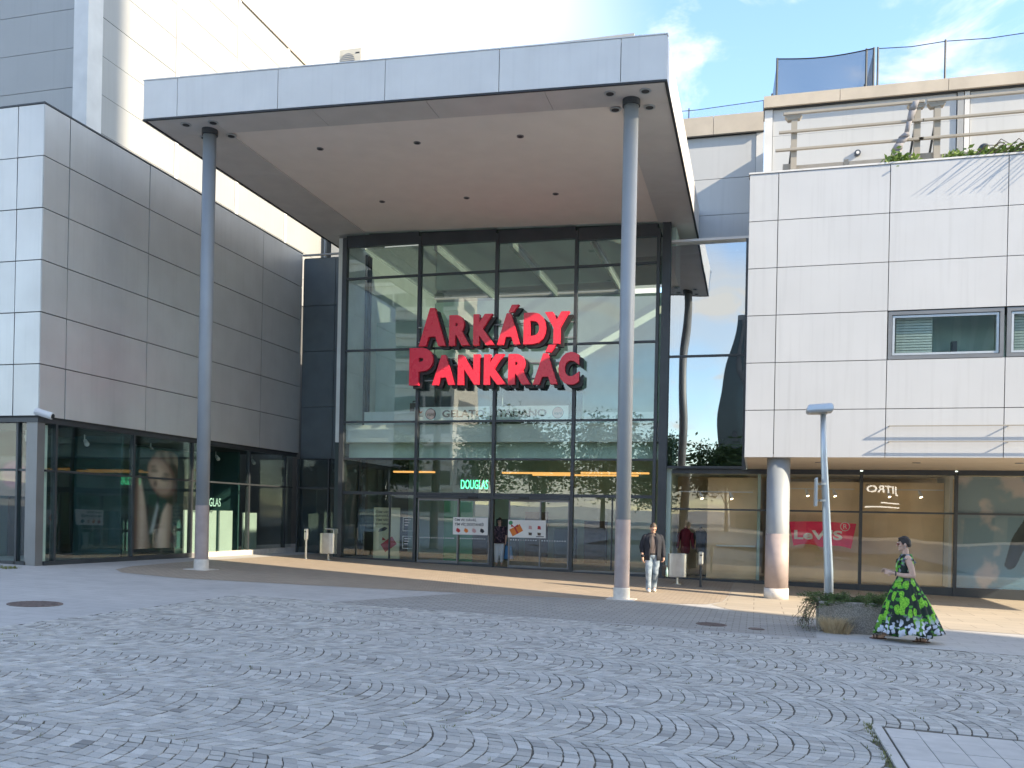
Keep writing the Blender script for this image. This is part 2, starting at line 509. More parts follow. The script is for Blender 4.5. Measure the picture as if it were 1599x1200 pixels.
def fit_text(name, txt, mat, parent, x0, x1, z0, z1, y, bold=.0, ext=.003, flip=False, axis='y', keep=False):
    """lettering fitted into a rectangle; axis y: faces -Y, axis x: faces +X (x0,x1 are then y)"""
    me = text_mesh(txt, 1., bold, ext)
    vs = [v.co.copy() for v in me.vertices]
    a0, a1 = min(v.x for v in vs), max(v.x for v in vs); b0, b1 = min(v.y for v in vs), max(v.y for v in vs)
    o3 = wloc(parent)
    for v, co in zip(me.vertices, vs):
        u = (co.x - a0) / (a1 - a0); w = (co.y - b0) / (b1 - b0)
        if flip: u = 1 - u
        p = Vector((x0 + (x1 - x0) * u, y - co.z, z0 + (z1 - z0) * w)) if axis == 'y' else Vector((y + co.z, x0 + (x1 - x0) * u, z0 + (z1 - z0) * w))
        if axis == 'b': p = Vector((x1 - (x1 - x0) * u, y + co.z, z0 + (z1 - z0) * w))
        v.co = p - o3
    bm = bmesh.new(); bm.from_mesh(me); bmesh.ops.recalc_face_normals(bm, faces=bm.faces); bm.to_mesh(me); bm.free()
    me.materials.clear()
    return link_mesh(name, me, mat, parent)
def inpoly(p, poly):
    x, y = p; c = False; j = len(poly) - 1
    for i in range(len(poly)):
        xi, yi = poly[i]; xj, yj = poly[j]
        if (yi > y) != (yj > y) and x < (xj - xi) * (y - yi) / (yj - yi) + xi: c = not c
        j = i
    return c
def sstep(a, b, x):
    t = max(0., min(1., (x - a) / (b - a))); return t * t * (3 - 2 * t)
def lerp3(a, b, t): return tuple(a[i] + (b[i] - a[i]) * t for i in range(3))
def print_grid(name, parent, o, ux, uz, nx, nz, fn):
    """a printed sheet: colours are ink on a flat sheet"""
    m = MB(); o, ux, uz = Vector(o), Vector(ux), Vector(uz); m.col = []
    for j in range(nz + 1):
        for i in range(nx + 1):
            m.v.append(tuple(o + ux * (i / nx) + uz * (j / nz))); m.col.append(fn(i / nx, j / nz))
    for j in range(nz):
        for i in range(nx):
            a = j * (nx + 1) + i; m.f.append((a, a + 1, a + nx + 2, a + nx + 1)); m.mi.append(0)
    ob = m.build(name, 'printed', parent)
    s = ob.modifiers.new('sheet', 'SOLIDIFY'); s.thickness = .004
    return ob

# ground falls gently to the right of the picture
GS = .0275
GX, GY = -GS * math.cos(YAW), -GS * math.sin(YAW)
def gz(x, y): return GX * x + GY * y
def on_ground(x, y, dz=0.): return (x, y, gz(x, y) + dz)

# ================================================================== GROUND
def sheet(name, poly, dz, mat):
    m = MB(); m.add([on_ground(x, y, dz) for x, y in poly], [tuple(range(len(poly)))])
    o = m.build(name, mat); o['kind'] = 'structure'; return o
sheet('ground', [(-600, -600), (600, -600), (600, 600), (-600, 600)], 0, 'concrete_paving')
def arc(cx, cy, r, a0, a1, n=14): return [(cx + r * math.cos(R(a0 + (a1 - a0) * i / n)), cy + r * math.sin(R(a0 + (a1 - a0) * i / n))) for i in range(n + 1)]
brown = [(-15.6, 30.3)] + [(-15.6, 22.0), (-15.35, 19.6)] + [(-14.9, 18.4), (-14.2, 17.75), (-12.4, 17.45), (-8, 18.35), (-3, 19.65), (-1.6, 19.9)] + [(-1.0, 20.3), (-0.7, 21.2), (-0.62, 23), (-0.6, 28.7), (-2.8, 28.7), (-2.8, 28.5), (-14.05, 28.5), (-14.05, 30.3)]
sheet('brick_paving', brown, .005, 'brown_brick_paving')
sheet('shop_pavement', [(-.58, 28.75), (-.60, 23), (-.68, 21.2), (-.9, 20.3), (-.4, 19.2), (1.2, 18.6), (16, 18.6), (16, 28.75)], .0045, 'beige_slab_paving')
sheet('small_block_paving', [(-7.5, 15.25), (1.0, 15.4), (1.15, 18.55), (-.5, 19.1), (-1.6, 19.75), (-3, 19.5), (-6.2, 18.72)], .004, 'grey_brick_paving')

# cobbles laid in segmental arcs
COB_X0, COB_Y1 = -9.45, 15.12
bed = sheet('cobbled_plaza', [(COB_X0, -3), (9, -3), (9, COB_Y1 + .1), (COB_X0, COB_Y1)], .004, 'joint_bed')
PX, PY = 1.14, 8.72            # corner of the slab patch
cw, sw = math.cos(YAW), math.sin(YAW)
def cam_uv(x, y, z=0.):
    d = -sw * x + cw * y; X = cw * x + sw * y
    return d, X / max(d, .01)
def make_cobbles():
    W, rad, course = 1.44, 1.24, .118
    half = math.asin(W / 2 / rad)
    nst = 14
    cells = []
    ntr = int((COB_Y1 + 1 - 2) / W) + 2
    rot = R(-2.0)
    for k in range(-1, ntr):
        yc = COB_Y1 - W / 2 - k * W + W * .35
        x = -16 + rnd.random() * course
        while x < 9.5:
            x += course * rnd.uniform(.93, 1.07)
            jit = rnd.uniform(-.5, .5) / nst
            cuts = [-half + 2 * half * min(1, max(0, (i + (jit if 0 < i < nst else 0) + (rnd.uniform(-.14, .14) if 0 < i < nst else 0)) / nst)) for i in range(nst + 1)]
            for i in range(nst):
                a0, a1 = cuts[i], cuts[i + 1]
                quad = []
                for (a, dx) in ((a0, 0), (a0, course), (a1, course), (a1, 0)):
                    px = x + dx + rad * (math.cos(a) - 1); py = yc + rad * math.sin(a)
                    quad.append((px, py))
                cx = sum(q[0] for q in quad) / 4; cy = sum(q[1] for q in quad) / 4
                # slight waviness of the tracks
                wv = .05 * math.sin(cx * .9) + math.tan(rot) * cx
                quad = [(q[0], q[1] + wv) for q in quad]; cy += wv
                if cy > COB_Y1 - .03 or cx < COB_X0 + .03: continue
                if cx > PX - .1 and cy < PY + .05: continue
                d, u = cam_uv(cx, cy)
                if d < 4.6 or abs(u) > .74: continue
                cells.append((d, u, cx, cy, quad))
    return cells
def cobble_shape(cx, cy, quad):
    g = rnd.uniform(.06, .095); g2 = rnd.uniform(.07, .11)
    z = rnd.uniform(.0085, .0135); tx, ty = rnd.uniform(-.03, .03), rnd.uniform(-.03, .03)
    low, top = [], []
    for (x, y) in quad:
        x1 = x + (cx - x) * g + rnd.uniform(-.006, .006); y1 = y + (cy - y) * g2 + rnd.uniform(-.006, .006)
        low.append((x1, y1))
        top.append((x1 + (cx - x1) * .10, y1 + (cy - y1) * .10))
    vs = [on_ground(x, y, .002) for x, y in low]
    vs += [on_ground(x, y, z - .0028 + (x - cx) * tx + (y - cy) * ty) for x, y in low]
    vs += [on_ground(x, y, z + (x - cx) * tx + (y - cy) * ty) for x, y in top]
    fs = [(8, 9, 10, 11)]
    for i in range(4):
        j = (i + 1) % 4
        fs += [(i, j, 4 + j, 4 + i), (4 + i, 4 + j, 8 + j, 8 + i)]
    b = rnd.gauss(.43, .060); b = max(.26, min(.55, b))
    if rnd.random() < .04: b *= .75
    w = rnd.uniform(-.012, .018)
    col = (b * (1.02 + w), b * 1.0, b * (.94 - w))
    return vs, fs, col
cells = make_cobbles()
inview = sorted([c for c in cells if abs(c[1]) < .565 and c[0] > 5.75], key=lambda c: c[0])
near = set(id(c) for c in inview[:300])
stuff = MB(); stuff.col = []
for c in cells:
    vs, fs, col = cobble_shape(c[2], c[3], c[4])
    if id(c) in near:
        m = MB(); m.add(vs, fs); m.col = [col] * 12
        m.build('cobblestone', 'granite', bed)
    else:
        stuff.add(vs, fs); stuff.col += [col] * 12
so = stuff.build('cobblestones', 'granite', bed); so['kind'] = 'stuff'

# patch of smooth slabs let into the cobbles, with its kerb strip
patch = sheet('slab_path', [(PX, -2), (9, -2), (9, PY), (PX, PY)], .006, 'joint_bed')
for i in range(14):
    for j in range(7):
        x0 = PX + .02 + i * .262; y1 = PY - .02 - j * .372
        m = MB(); jz = rnd.uniform(.016, .021)
        m.add([on_ground(*q) for q in ((x0, y1 - .366, .007), (x0 + .257, y1 - .366, .007), (x0 + .257, y1, .007), (x0, y1, .007))] +
              [on_ground(*q) for q in ((x0, y1 - .366, jz), (x0 + .257, y1 - .366, jz), (x0 + .257, y1, jz), (x0, y1, jz))],
              [(4, 5, 6, 7), (0, 1, 5, 4), (1, 2, 6, 5), (2, 3, 7, 6), (3, 0, 4, 7)])
        bevelled(m.build('paving_slab', 'slab_stone', patch), .003, 1)
kerb = MB()
for j in range(8):
    y1 = PY + .02 - j * .8
    kerb.box(PX - .085, PX - .005, y1 - .79, y1, 0, .026, fn=lambda x, y, z: on_ground(x, y, z))
kerb.build('kerb_strip', 'slab_stone', patch)

def blades(m, cx, cy, z0, n, spread, h, lean=.5, w=.006, out=None):
    for _ in range(n):
        a = rnd.uniform(0, 6.28); d = spread * math.sqrt(rnd.random())
        x, y = cx + d * math.cos(a), cy + d * math.sin(a)
        hh = h * rnd.uniform(.5, 1.1); l = hh * lean * rnd.uniform(.2, 1.2)
        b = a + rnd.uniform(-.8, .8) if out is None else out + rnd.uniform(-.9, .9)
        dx, dy = math.cos(b) * l, math.sin(b) * l
        px, py = -math.sin(b) * w, math.cos(b) * w
        z = z0(x, y) if callable(z0) else z0
        m.add([(x - px, y - py, z), (x + px, y + py, z), (x + dx * .45 + px * .7, y + dy * .45 + py * .7, z + hh * .62), (x + dx * .45 - px * .7, y + dy * .45 - py * .7, z + hh * .62), (x + dx, y + dy, z + hh * (1 - .25 * lean))],
              [(0, 1, 2, 3), (3, 2, 4)])
weeds = MB()
for c in rnd.sample(cells, 420):
    if c[0] > 13: continue
    if mnoise.noise((c[2] * .8, c[3] * .8, 3)) < .05 and rnd.random() < .7: continue
    q = c[4][0]; blades(weeds, q[0], q[1], lambda x, y: gz(x, y) + .006, rnd.randint(3, 7), .03, .035, .9, .003)
for i in range(60):
    blades(weeds, PX - .11 + rnd.uniform(-.03, .02), PY + .1 - rnd.random() * 2.2, lambda x, y: gz(x, y) + .006, 5, .03, .045, .9, .003)
wo = weeds.build('joint_weeds', 'grass_green', bed); wo['kind'] = 'stuff'

def manhole(x, y, r, label):
    o = thing('manhole_cover', label, 'manhole cover', on_ground(x, y))
    n = 40
    m = MB(); m.add([on_ground(x + r * math.cos(i * 2 * math.pi / n), y + r * math.sin(i * 2 * math.pi / n), .012) for i in range(n)] + [on_ground(x + r * math.cos(i * 2 * math.pi / n), y + r * math.sin(i * 2 * math.pi / n), .002) for i in range(n)],
                    [tuple(range(n))] + [(i, i + n, (i + 1) % n + n, (i + 1) % n) for i in range(n)])
    m.build('lid', 'rust_iron', o)
    g = MB()
    for k in range(-4, 5):
        w = math.sqrt(max(0, (r * .9) ** 2 - (k * r * .2) ** 2))
        g.box(x - w, x + w, y + k * r * .2 - .012, y + k * r * .2 + .012, .012, .018, fn=lambda a, b, c: on_ground(a, b, c))
    g.build('ribs', 'rust_iron', o)
manhole(-11.0, 11.75, .40, 'large round rusty manhole cover on the pale paving at far left')
manhole(-.72, 16.25, .27, 'brown round manhole cover in the small block paving near the planter')
manhole(.05, 16.05, .14, 'small iron cover beside the rusty one in front of the planter')

# ================================================================== ENTRANCE CANOPY
cz = lambda x: -.031 * (x + 15)
CX0, CX1, CY0, CY1, CZ0, CZ1 = -15., -2., 19.2, 30.35, 11.47, 12.46
shear = lambda x, y, z: (x, y, z + cz(x))
can = thing('entrance_canopy', 'huge flat grey metal canopy on two round columns over the entrance', 'canopy', on_ground(-8.5, 20))
cseam = [-15., -14.02, -11.24, -8.47, -5.72, -2.99, -2.]
for a, b in zip(cseam, cseam[1:]):
    panel_y(can, 'fascia_panel', 'fascia_metal', a, b, CZ0 + .03, CZ1, CY0, .05, .008, .004, shear)
yseam = steps(CY0 + .06, CY1, 2.78)
for a, b in zip(yseam, yseam[1:]):
    panel_x(can, 'fascia_panel', 'fascia_metal', a, b, CZ0 + .03, CZ1, CX1, .05, .008, .004, shear)
    m = MB().box(CX0, CX0 + .05, a + .008, b - .008, CZ0 + .04, CZ1 - .008, fn=shear).build('fascia_panel', 'fascia_metal', can)
part('roof_deck', 'dark_joint', can, CX0 + .06, CX1 - .06, CY0 + .06, CY1 - .02, CZ0 + .10, CZ1 - .06, fn=shear)
part('roof_edge_trim', 'white_trim', can, CX0 - .01, CX1 + .01, CY0 - .012, CY0 + .12, CZ1, CZ1 + .025, fn=shear)
part('drip_edge', 'dark_joint', can, CX0 - .008, CX1 + .008, CY0 - .008, CY0 + .05, CZ0 - .012, CZ0 + .026, fn=shear)
part('drip_edge', 'dark_joint', can, CX0 - .008, CX0 + .05, CY0 + .053, CY1, CZ0 - .012, CZ0 + .026, fn=shear)
part('drip_edge', 'dark_joint', can, CX1 - .05, CX1 + .008, CY0 + .053, CY1, CZ0 - .012, CZ0 + .026, fn=shear)
BW = 1.75
IX0, IX1, IY0 = CX0 + BW, CX1 - 1.15, CY0 + 1.05
for a, b in zip([CX0 + .055, -13.25, -10.4, -7.5, -4.7, CX1 - .055], [-13.25, -10.4, -7.5, -4.7, CX1 - .055]):
    part('soffit_border_panel', 'border_metal', can, a + .005, b - .005, CY0 + .055, IY0, CZ0 + .01, CZ0 + .09, fn=shear)
for a, b in zip(steps(IY0, CY1, 2.8), steps(IY0, CY1, 2.8)[1:]):
    part('soffit_border_panel', 'border_metal', can, CX0 + .055, IX0, a + .006, b - .006, CZ0 + .01, CZ0 + .09, fn=shear)
    part('soffit_border_panel', 'border_metal', can, IX1, CX1 - .055, a + .006, b - .006, CZ0 + .01, CZ0 + .09, fn=shear)
part('soffit', 'soffit_plaster', can, IX0 + .004, IX1 - .004, IY0 + .004, 28.75, CZ0 + .045, CZ0 + .095, fn=shear)
def downlight(x, y, r=.13, inner=False):
    z = CZ0 + cz(x) + (.045 if inner else .01)
    m = MB(); m.ring([(x, y, z - .02), (x, y, z + .004)], [r, r], 18)
    o = m.build('downlight', 'grey_frame' if inner else 'galvanised', can)
    MB().ring([(x, y, z - .024), (x, y, z - .0205)], [r * .68, r * .68], 16).build('lamp_glass', 'dark_joint', o)
LCX, RCX, CCY = -13.62, -2.86, 20.0
for cxx in (LCX, RCX):
    for dx in (-.42, .36):
        for dy in (-.38, .42): downlight(cxx + dx, CCY + dy - .02)
for yy in (21.6, 25.7):
    for xx in (-11.35, -8.6, -5.85): downlight(xx, yy, .09, True)
def column(x, y, r, ztop, coat, parent):
    g = gz(x, y)
    m = MB().ring([(x, y, g - .05), (x, y, ztop)], [r, r], 40)
    c = m.build('column', 'column_paint', parent, smooth=False)
    for p in c.data.polygons: p.use_smooth = len(p.vertices) == 4
    MB().ring([(x, y, g + .26), (x, y, coat)], [r + .004, r + .004], 40, True).build('lower_coating', 'column_coat', c)
    bevelled(MB().ring([(x, y, g - .04), (x, y, g + .27)], [r + .02, r + .02], 40).build('base_collar', 'base_white', c), .01)
    MB().ring([(x, y, ztop - .14), (x, y, ztop + .02)], [r + .035, r + .035], 24).build('top_collar', 'dark_frame', c)
    pl = MB().box(x - r * 1.9, x + r * 1.9, y - r * 1.9, y + r * 1.9, .006, .018, fn=lambda a, b, cc: on_ground(a, b, cc)).build('footing', 'base_white', c)
column(LCX, CCY, .165, CZ0 + cz(LCX) + .01, 1.86, can)
column(RCX, CCY, .165, CZ0 + cz(RCX) + .01, 1.72, can)

# ================================================================== ENTRANCE HALL
YF = 28.6
hall = thing('entrance_hall', 'tall glazed entrance hall with dark mullions under the canopy', 'building', on_ground(-8.4, YF))
MX = [-13.95, -11.17, -8.44, -5.76, -3.12]
TZ = [9.86, 7.36, 4.88, 3.61, 2.43]
HB = [0.02, 2.43, 3.61, 4.88, 7.36, 9.86, 11.12]
def mull(parent, x, y, z0, z1, w=.07, d=.16, mat='dark_frame'):
    return part('mullion', mat, parent, x - w / 2, x + w / 2, y - d * .55, y + d * .45, z0, z1)
def transom(parent, x0, x1, y, z, h=.065, d=.13, mat='dark_frame'):
    return part('transom', mat, parent, x0, x1, y - d * .5, y + d * .4, z - h / 2, z + h / 2)
for i, x in enumerate(MX):
    mull(hall, x, YF, gz(x, YF) - .05, 11.3 + cz(x), .10 if i else .16, .20)
part('mullion', 'dark_frame', hall, -3.0, -2.74, YF - .09, YF + .12, -.3, 11.1)
for z in TZ:
    for a, b in zip(MX, MX[1:]):
        transom(hall, a + .052, b - .052, YF, z, .10 if z == TZ[-1] else .065)
for a, b in zip(MX, MX[1:]):
    part('head_frame', 'dark_frame', hall, a + .052, b - .052, YF - .08, YF + .06, 11.02 + cz((a + b) / 2), 11.42 + cz((a + b) / 2))
    part('sill', 'dark_frame', hall, a + .052, b - .052, YF - .10, YF + .06, gz(a, YF) - .25, gz((a + b) / 2, YF) + .06)
    for z0, z1 in zip(HB[1:], HB[2:]):
        zt = z1 if z1 < 11 else 11.1 + cz((a + b) / 2)
        part('pane', 'glass_hall', hall, a + .05, b - .05, YF - .008, YF + .008, z0 + .03, zt - .02)
for a, b in ((MX[0], MX[1]), (MX[3], MX[4])):
    mid = (a + b) / 2 + (.45 if a < -10 else .0)
    for p, q in ((a + .05, mid - .02), (mid + .02, b - .05)):
        part('pane', 'glass_door', hall, p, q, YF - .008, YF + .008, .06, 2.38)
    part('mullion', 'dark_frame', hall, mid - .02, mid + .02, YF - .05, YF + .03, .05, 2.37)
# sliding doors in the two middle bays
def leaf(x0, x1, y):
    g = gz((x0 + x1) / 2, YF)
    m = MB(); t = .045
    m.box(x0, x0 + t, y - .025, y + .025, g + .02, 2.28).box(x1 - t, x1, y - .025, y + .025, g + .02, 2.28)
    m.box(x0 + t + .001, x1 - t - .001, y - .024, y + .024, 2.21, 2.28).box(x0 + t + .001, x1 - t - .001, y - .024, y + .024, g + .02, g + .12)
    d = m.build('sliding_door', 'grey_frame', hall)
    part('pane', 'glass_door', d, x0 + t, x1 - t, y - .006, y + .006, g + .12, 2.21)
    dots = MB()
    for k in range(int((x1 - x0 - .12) / .085)):
        xx = x0 + .08 + k * .085
        dots.box(xx, xx + .035, y - .0095, y - .0065, .93, .965)
    dots.build('safety_dots', 'print_white', d)
leaf(-11.08, -9.62, YF - .03); leaf(-9.66, -8.55, YF + .06); leaf(-7.90, -6.78, YF + .06); leaf(-6.82, -5.83, YF - .03)
part('door_header', 'dark_frame', hall, MX[1] + .055, MX[3] - .055, YF - .12, YF + .12, 2.285, 2.375)
for xx in (-9.1, -7.35):
    part('door_sensor', 'black_metal', hall, xx - .16, xx + .16, YF - .18, YF - .122, 2.29, 2.36)
# inside of the hall
part('floor', 'interior_floor', hall, -14.0, -2.8, YF + .12, 38, -.4, .02)
part('side_wall', 'interior_white', hall, -14.3, -14.05, YF + .15, 38, 4.2, 11.35)
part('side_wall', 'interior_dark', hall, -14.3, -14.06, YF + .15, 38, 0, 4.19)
part('side_wall', 'interior_mint', hall, -2.78, -2.6, YF + .15, 38, 0, 11)
part('back_wall', 'interior_mint', hall, -14.0, -2.8, 37.8, 38, 4.85, 11.2)
part('back_wall', 'shop_panel', hall, -14.0, -2.8, 35.0, 35.2, .02, 4.2)
part('gallery_floor', 'interior_white', hall, -14.0, -2.82, 28.78, 37.7, 4.20, 4.80)
part('bulkhead', 'interior_mint', hall, -14.0, -2.82, 29.25, 29.35, 3.66, 4.195)
part('gallery_partition', 'interior_mint', hall, -13.9, -11.9, 31.2, 31.3, 4.83, 8.9)
part('added_dark_backdrop', 'interior_dark', hall, -11.6, -8.5, 29.6, 29.7, 4.805, 7.2)  # added sheet, dark like the dim gallery behind the banner
part('added_dark_backdrop', 'interior_dark', hall, -8.45, -5.7, 29.6, 29.7, 4.805, 6.2)  # second added sheet, darkens the view behind the banner for contrast
part('gallery_counter', 'interior_white', hall, -13.6, -11.5, 29.6, 30.1, 4.83, 5.35)
part('gallery_counter', 'print_mint', hall, -5.6, -3.2, 29.6, 30.1, 4.83, 5.25)
m = MB().box(-11.9, -11.55, 29.7, 29.95, 5.352, 5.66).ring([(-11.83, 29.82, 5.66), (-11.83, 29.82, 5.74), (-11.62, 29.82, 5.74), (-11.62, 29.82, 5.66)], [.02] * 4, 8)
tag(bevelled(m.build('basket', 'bark'), .01), 'small brown basket on the gallery counter behind the upper glass', 'basket')
hall_slats = (((-13.2, -11.6), 31.4), ((-9.0, -6.4), 31.6), ((-6.0, -3.6), 31.2), ((-8.2, -4.2), 33.0))
for (a, b), yy in hall_slats:
    part('ceiling_slat', 'orange_glow', hall, a, b, yy, yy + .22, 3.28, 3.34)
for k in range(9):
    xx = -13.3 + k * 1.25 + rnd.uniform(-.2, .2); yy = 30.5 + (k * 37 % 5) * .7
    MB().ring([(xx, yy, 4.12), (xx, yy, 4.199)], [.045, .06], 12).build('ceiling_spot', 'lamp_glow', hall)
for k in range(5):
    xx = -10.8 + k * 1.15
    part('display_shelf', 'interior_dark' if k % 2 else 'bark', hall, xx, xx + .8, 33.2, 33.7, .02, 1.3 + .3 * (k % 3))
part('teal_wall', 'print_green', hall, -11.0, -9.9, 31.0, 31.05, .02, 2.3)
neon = fit_text('neon_sign', 'DOUGLAS', 'green_neon', None, -10.1, -9.1, 2.66, 2.98, 30.2, 0, .01)
tag(neon, 'small green glowing letters hanging inside above the entrance doors', 'sign')
ban = thing('gallery_banner', 'pale mint banner with dark lettering behind the glass below the red sign', 'banner', (-8.6, 28.650, 4.85))
part('cloth', 'print_mint', ban, -11.30, -8.63, 28.650, 28.670, 4.90, 5.38)
part('cloth', 'print_mint', ban, -8.55, -5.95, 28.650, 28.670, 4.90, 5.38)
fit_text('lettering', 'GELATO', 'print_ink', ban, -10.30, -8.80, 5.02, 5.27, 28.646, .03, .002)
fit_text('lettering', 'ITALIANO', 'print_ink', ban, -8.42, -6.68, 5.02, 5.27, 28.646, .03, .002)
for xx in (-10.72, -6.3):
    MB().ring([(xx, 28.647, 5.14), (xx, 28.640, 5.14)], [.19, .19], 24).build('roundel', 'print_ink', ban)
    MB().ring([(xx, 28.639, 5.14), (xx, 28.636, 5.14)], [.17, .17], 24).build('roundel', 'print_pink', ban)
    fit_text('roundel_lettering', 'vani', 'print_ink', ban, xx - .13, xx + .13, 5.07, 5.18, 28.634, .02, .001)
part('logo_square', 'print_white', ban, -11.22, -10.95, 28.644, 28.649, 4.95, 5.33)
MB().prism([(-11.16, 5.28), (-11.12, 5.28), (-11.08, 5.22), (-11.0, 5.26), (-11.05, 5.17), (-11.1, 5.17)], 28.638, 28.642).build('logo_mark', 'print_orange', ban)
part('logo_line', 'print_ink', ban, -11.18, -10.99, 28.640, 28.642, 5.06, 5.08)

# rear block behind the hall carries the roof plant
rear = thing('rear_block', 'plain pale block hidden behind the canopy that carries the air conditioner', 'building', (-12, 44, 0))
part('wall', 'pale_cladding', rear, -19.4, -5.4, 38.2, 50, -.5, 22.45)
for k in range(4): part('added_skylight_pane', 'glass_added_skylight', hall, -14.2 + k * 2.85, -11.4 + k * 2.85, 30.6, 38.15, 11.5, 11.52)  # unseen roof, glazed to bring daylight into the hall
for k in range(5): part('roof_beam', 'interior_white', hall, -14.29 + k * 2.85, -14.21 + k * 2.85, 30.6, 38.15, 11.3, 11.6)
ac = thing('air_conditioner', 'cream outdoor air conditioning unit on the roof above the canopy', 'air conditioner', (-19.0, 38.6, 22.5))
ax0, ax1, az0 = -19.35, -18.2, 22.5
bevelled(part('case', 'white_plastic', ac, ax0, ax1, 38.5, 38.95, az0, az0 + 1.0), .03)
fan = MB().ring([(ax0 + .45, 38.499, az0 + .42), (ax0 + .45, 38.48, az0 + .42)], [.36, .36], 28).build('fan_grille', 'grey_frame', ac)
for k in range(8):
    MB().box(ax0 + .1, ax0 + .8, 38.47, 38.479, az0 + .10 + k * .085, az0 + .12 + k * .085).build('grille_bar', 'white_plastic', fan)
part('marking', 'print_ink', ac, ax1 - .30, ax1 - .1, 38.49, 38.4995, az0 + .74, az0 + .80)
pr = thing('roof_pipe_rail', 'thin dark pipe running along the roof beside the air conditioner', 'pipe', (-17, 38.45, 22.45))
MB().ring([(-21.0, 38.45, 22.62), (-19.5, 38.45, 22.7)], [.07, .07], 8).build('pipe', 'dark_frame', pr)
MB().ring([(-18.0, 38.45, 22.72), (-16.9, 38.45, 22.74)], [.07, .07], 8).build('pipe', 'dark_frame', pr)
for xx in (-20.6, -19.7, -17.2): MB().box(xx - .04, xx + .04, 38.42, 38.48, 22.45, 22.66).build('bracket', 'dark_frame', pr)
tag(MB().ring([(-12.0, 38.6, 22.4), (-12.0, 38.6, 27)], [.035, .02], 8).build('antenna_mast', 'white_trim'), 'thin white mast standing on the roof above the middle of the canopy', 'mast')

# red letters on rails in front of the glass
sign = thing('mall_sign', 'large red two-line letter sign with black sides in front of the glass hall', 'sign', (-8.4, 28.25, 5.9))
def letter(ch, x0, x1, z0, z1, acute=False):
    y = 28.12
    me = text_mesh(ch, 1., .062, .0)
    vs = [v.co.copy() for v in me.vertices]
    bm = bmesh.new(); bm.from_mesh(me)
    bmesh.ops.dissolve_limit(bm, angle_limit=R(2), verts=bm.verts, edges=bm.edges)
    a0, a1 = min(v.x for v in vs), max(v.x for v in vs); b0, b1 = min(v.y for v in vs), max(v.y for v in vs)
    o3 = wloc(sign)
    for v in bm.verts:
        v.co = Vector((x0 + (x1 - x0) * (v.co.x - a0) / (a1 - a0), y, z0 + (z1 - z0) * (v.co.y - b0) / (b1 - b0))) - o3
    if acute:
        w = (x1 - x0); xa = (x0 + x1) / 2
        q = [bm.verts.new(Vector(p) - o3) for p in ((xa - .02 * w, y, z1 + .035), (xa + .20 * w, y, z1 + .035), (xa + .42 * w, y, z1 + .27), (xa + .12 * w, y, z1 + .27))]
        bm.faces.new(q)
    for f in bm.faces:
        f.normal_update()
        if f.normal.y > 0: f.normal_flip()
    front = list(bm.faces)
    r = bmesh.ops.extrude_face_region(bm, geom=front)
    nv = [g for g in r['geom'] if isinstance(g, bmesh.types.BMVert)]
    for v in nv: v.co.y += .20
    bm2 = bm
    for f in bm.faces: f.material_index = 1
    for f in bm.faces:
        f.normal_update()
        if all(abs(v.co.y + o3.y - y) < 1e-3 for v in f.verts): f.material_index = 0
    bmesh.ops.recalc_face_normals(bm, faces=bm.faces)
    bm.to_mesh(me); bm.free(); me.materials.clear()
    o = link_mesh('letter', me, ['sign_red', 'black_metal'], sign)
    # dark return tray behind, dropped a little like the shadow-box of the real letters
    me2 = me.copy(); me2.materials.clear()
    for v in me2.vertices: v.co += Vector((.10, .13, -.09))
    for p in me2.polygons: p.material_index = 0
    link_mesh('back_tray', me2, 'black_metal', o)
ROW1 = [('A', -11.0, -10.05, 7.35, 8.62, 0), ('R', -9.93, -9.22, 7.34, 8.35, 0), ('K', -9.09, -8.36, 7.33, 8.35, 0), ('A', -8.27, -7.49, 7.32, 8.34, 1), ('D', -7.38, -6.63, 7.31, 8.33, 0), ('Y', -6.68, -5.88, 7.30, 8.33, 0)]
ROW2 = [('P', -11.32, -10.48, 6.05, 7.30, 0), ('A', -10.50, -9.70, 6.04, 7.04, 0), ('N', -9.60, -8.85, 6.03, 7.03, 0), ('K', -8.70, -7.94, 6.02, 7.02, 0), ('R', -7.87, -7.12, 6.01, 7.01, 0), ('A', -7.04, -6.22, 6.0, 7.0, 1), ('C', -6.20, -5.52, 5.97, 7.02, 0)]
for L in ROW1 + ROW2: letter(*L[:5], acute=bool(L[5]))
for z, a, b in ((8.05, -11.15, -5.8), (7.55, -11.15, -5.8), (6.75, -11.3, -5.6), (6.25, -11.2, -5.6)):
    MB().ring([(a, 28.46, z), (b, 28.46, z)], [.022, .022], 8).build('rail', 'galvanised', sign)
for x in (-11.17, -8.44, -5.76):
    for z in (8.05, 7.55, 6.75, 6.25):
        part('rail_bracket', 'dark_frame', sign, x - .02, x + .02, 28.44, 28.49, z - .03, z + .03)

# posters on the doors
def gift(parent, x, z, s, y, mat='print_orange', ang=.5):
    c, sn = math.cos(ang), math.sin(ang)
    def rect(w, h, ox=0, oz=0): return [(x + (a * w + ox) * c - (b * h + oz) * sn, z + (a * w + ox) * sn + (b * h + oz) * c) for a, b in ((-1, -1), (1, -1), (1, 1), (-1, 1))]
    MB().prism(rect(s, s * .62), y - .002, y).build('printed_gift', mat, parent)
    MB().prism(rect(s * .14, s * .63), y - .004, y - .0022).build('printed_ribbon', 'print_crimson', parent)
    bow = MB()
    for sg in (-1, 1):
        bow.prism([(x - s * .5 * sn * 1.2, z + s * .62 * c), (x - s * .6 * sn + sg * s * .55, z + s * .62 * c + s * .45), (x - s * .6 * sn + sg * s * .62, z + s * .62 * c + s * .02)], y - .006, y - .0042)
    bow.build('printed_bow', 'print_crimson', parent)
p1 = thing('door_poster', 'white poster with two lines of black lettering on the left sliding door', 'poster', (-9.15, YF + .03, 1.05))
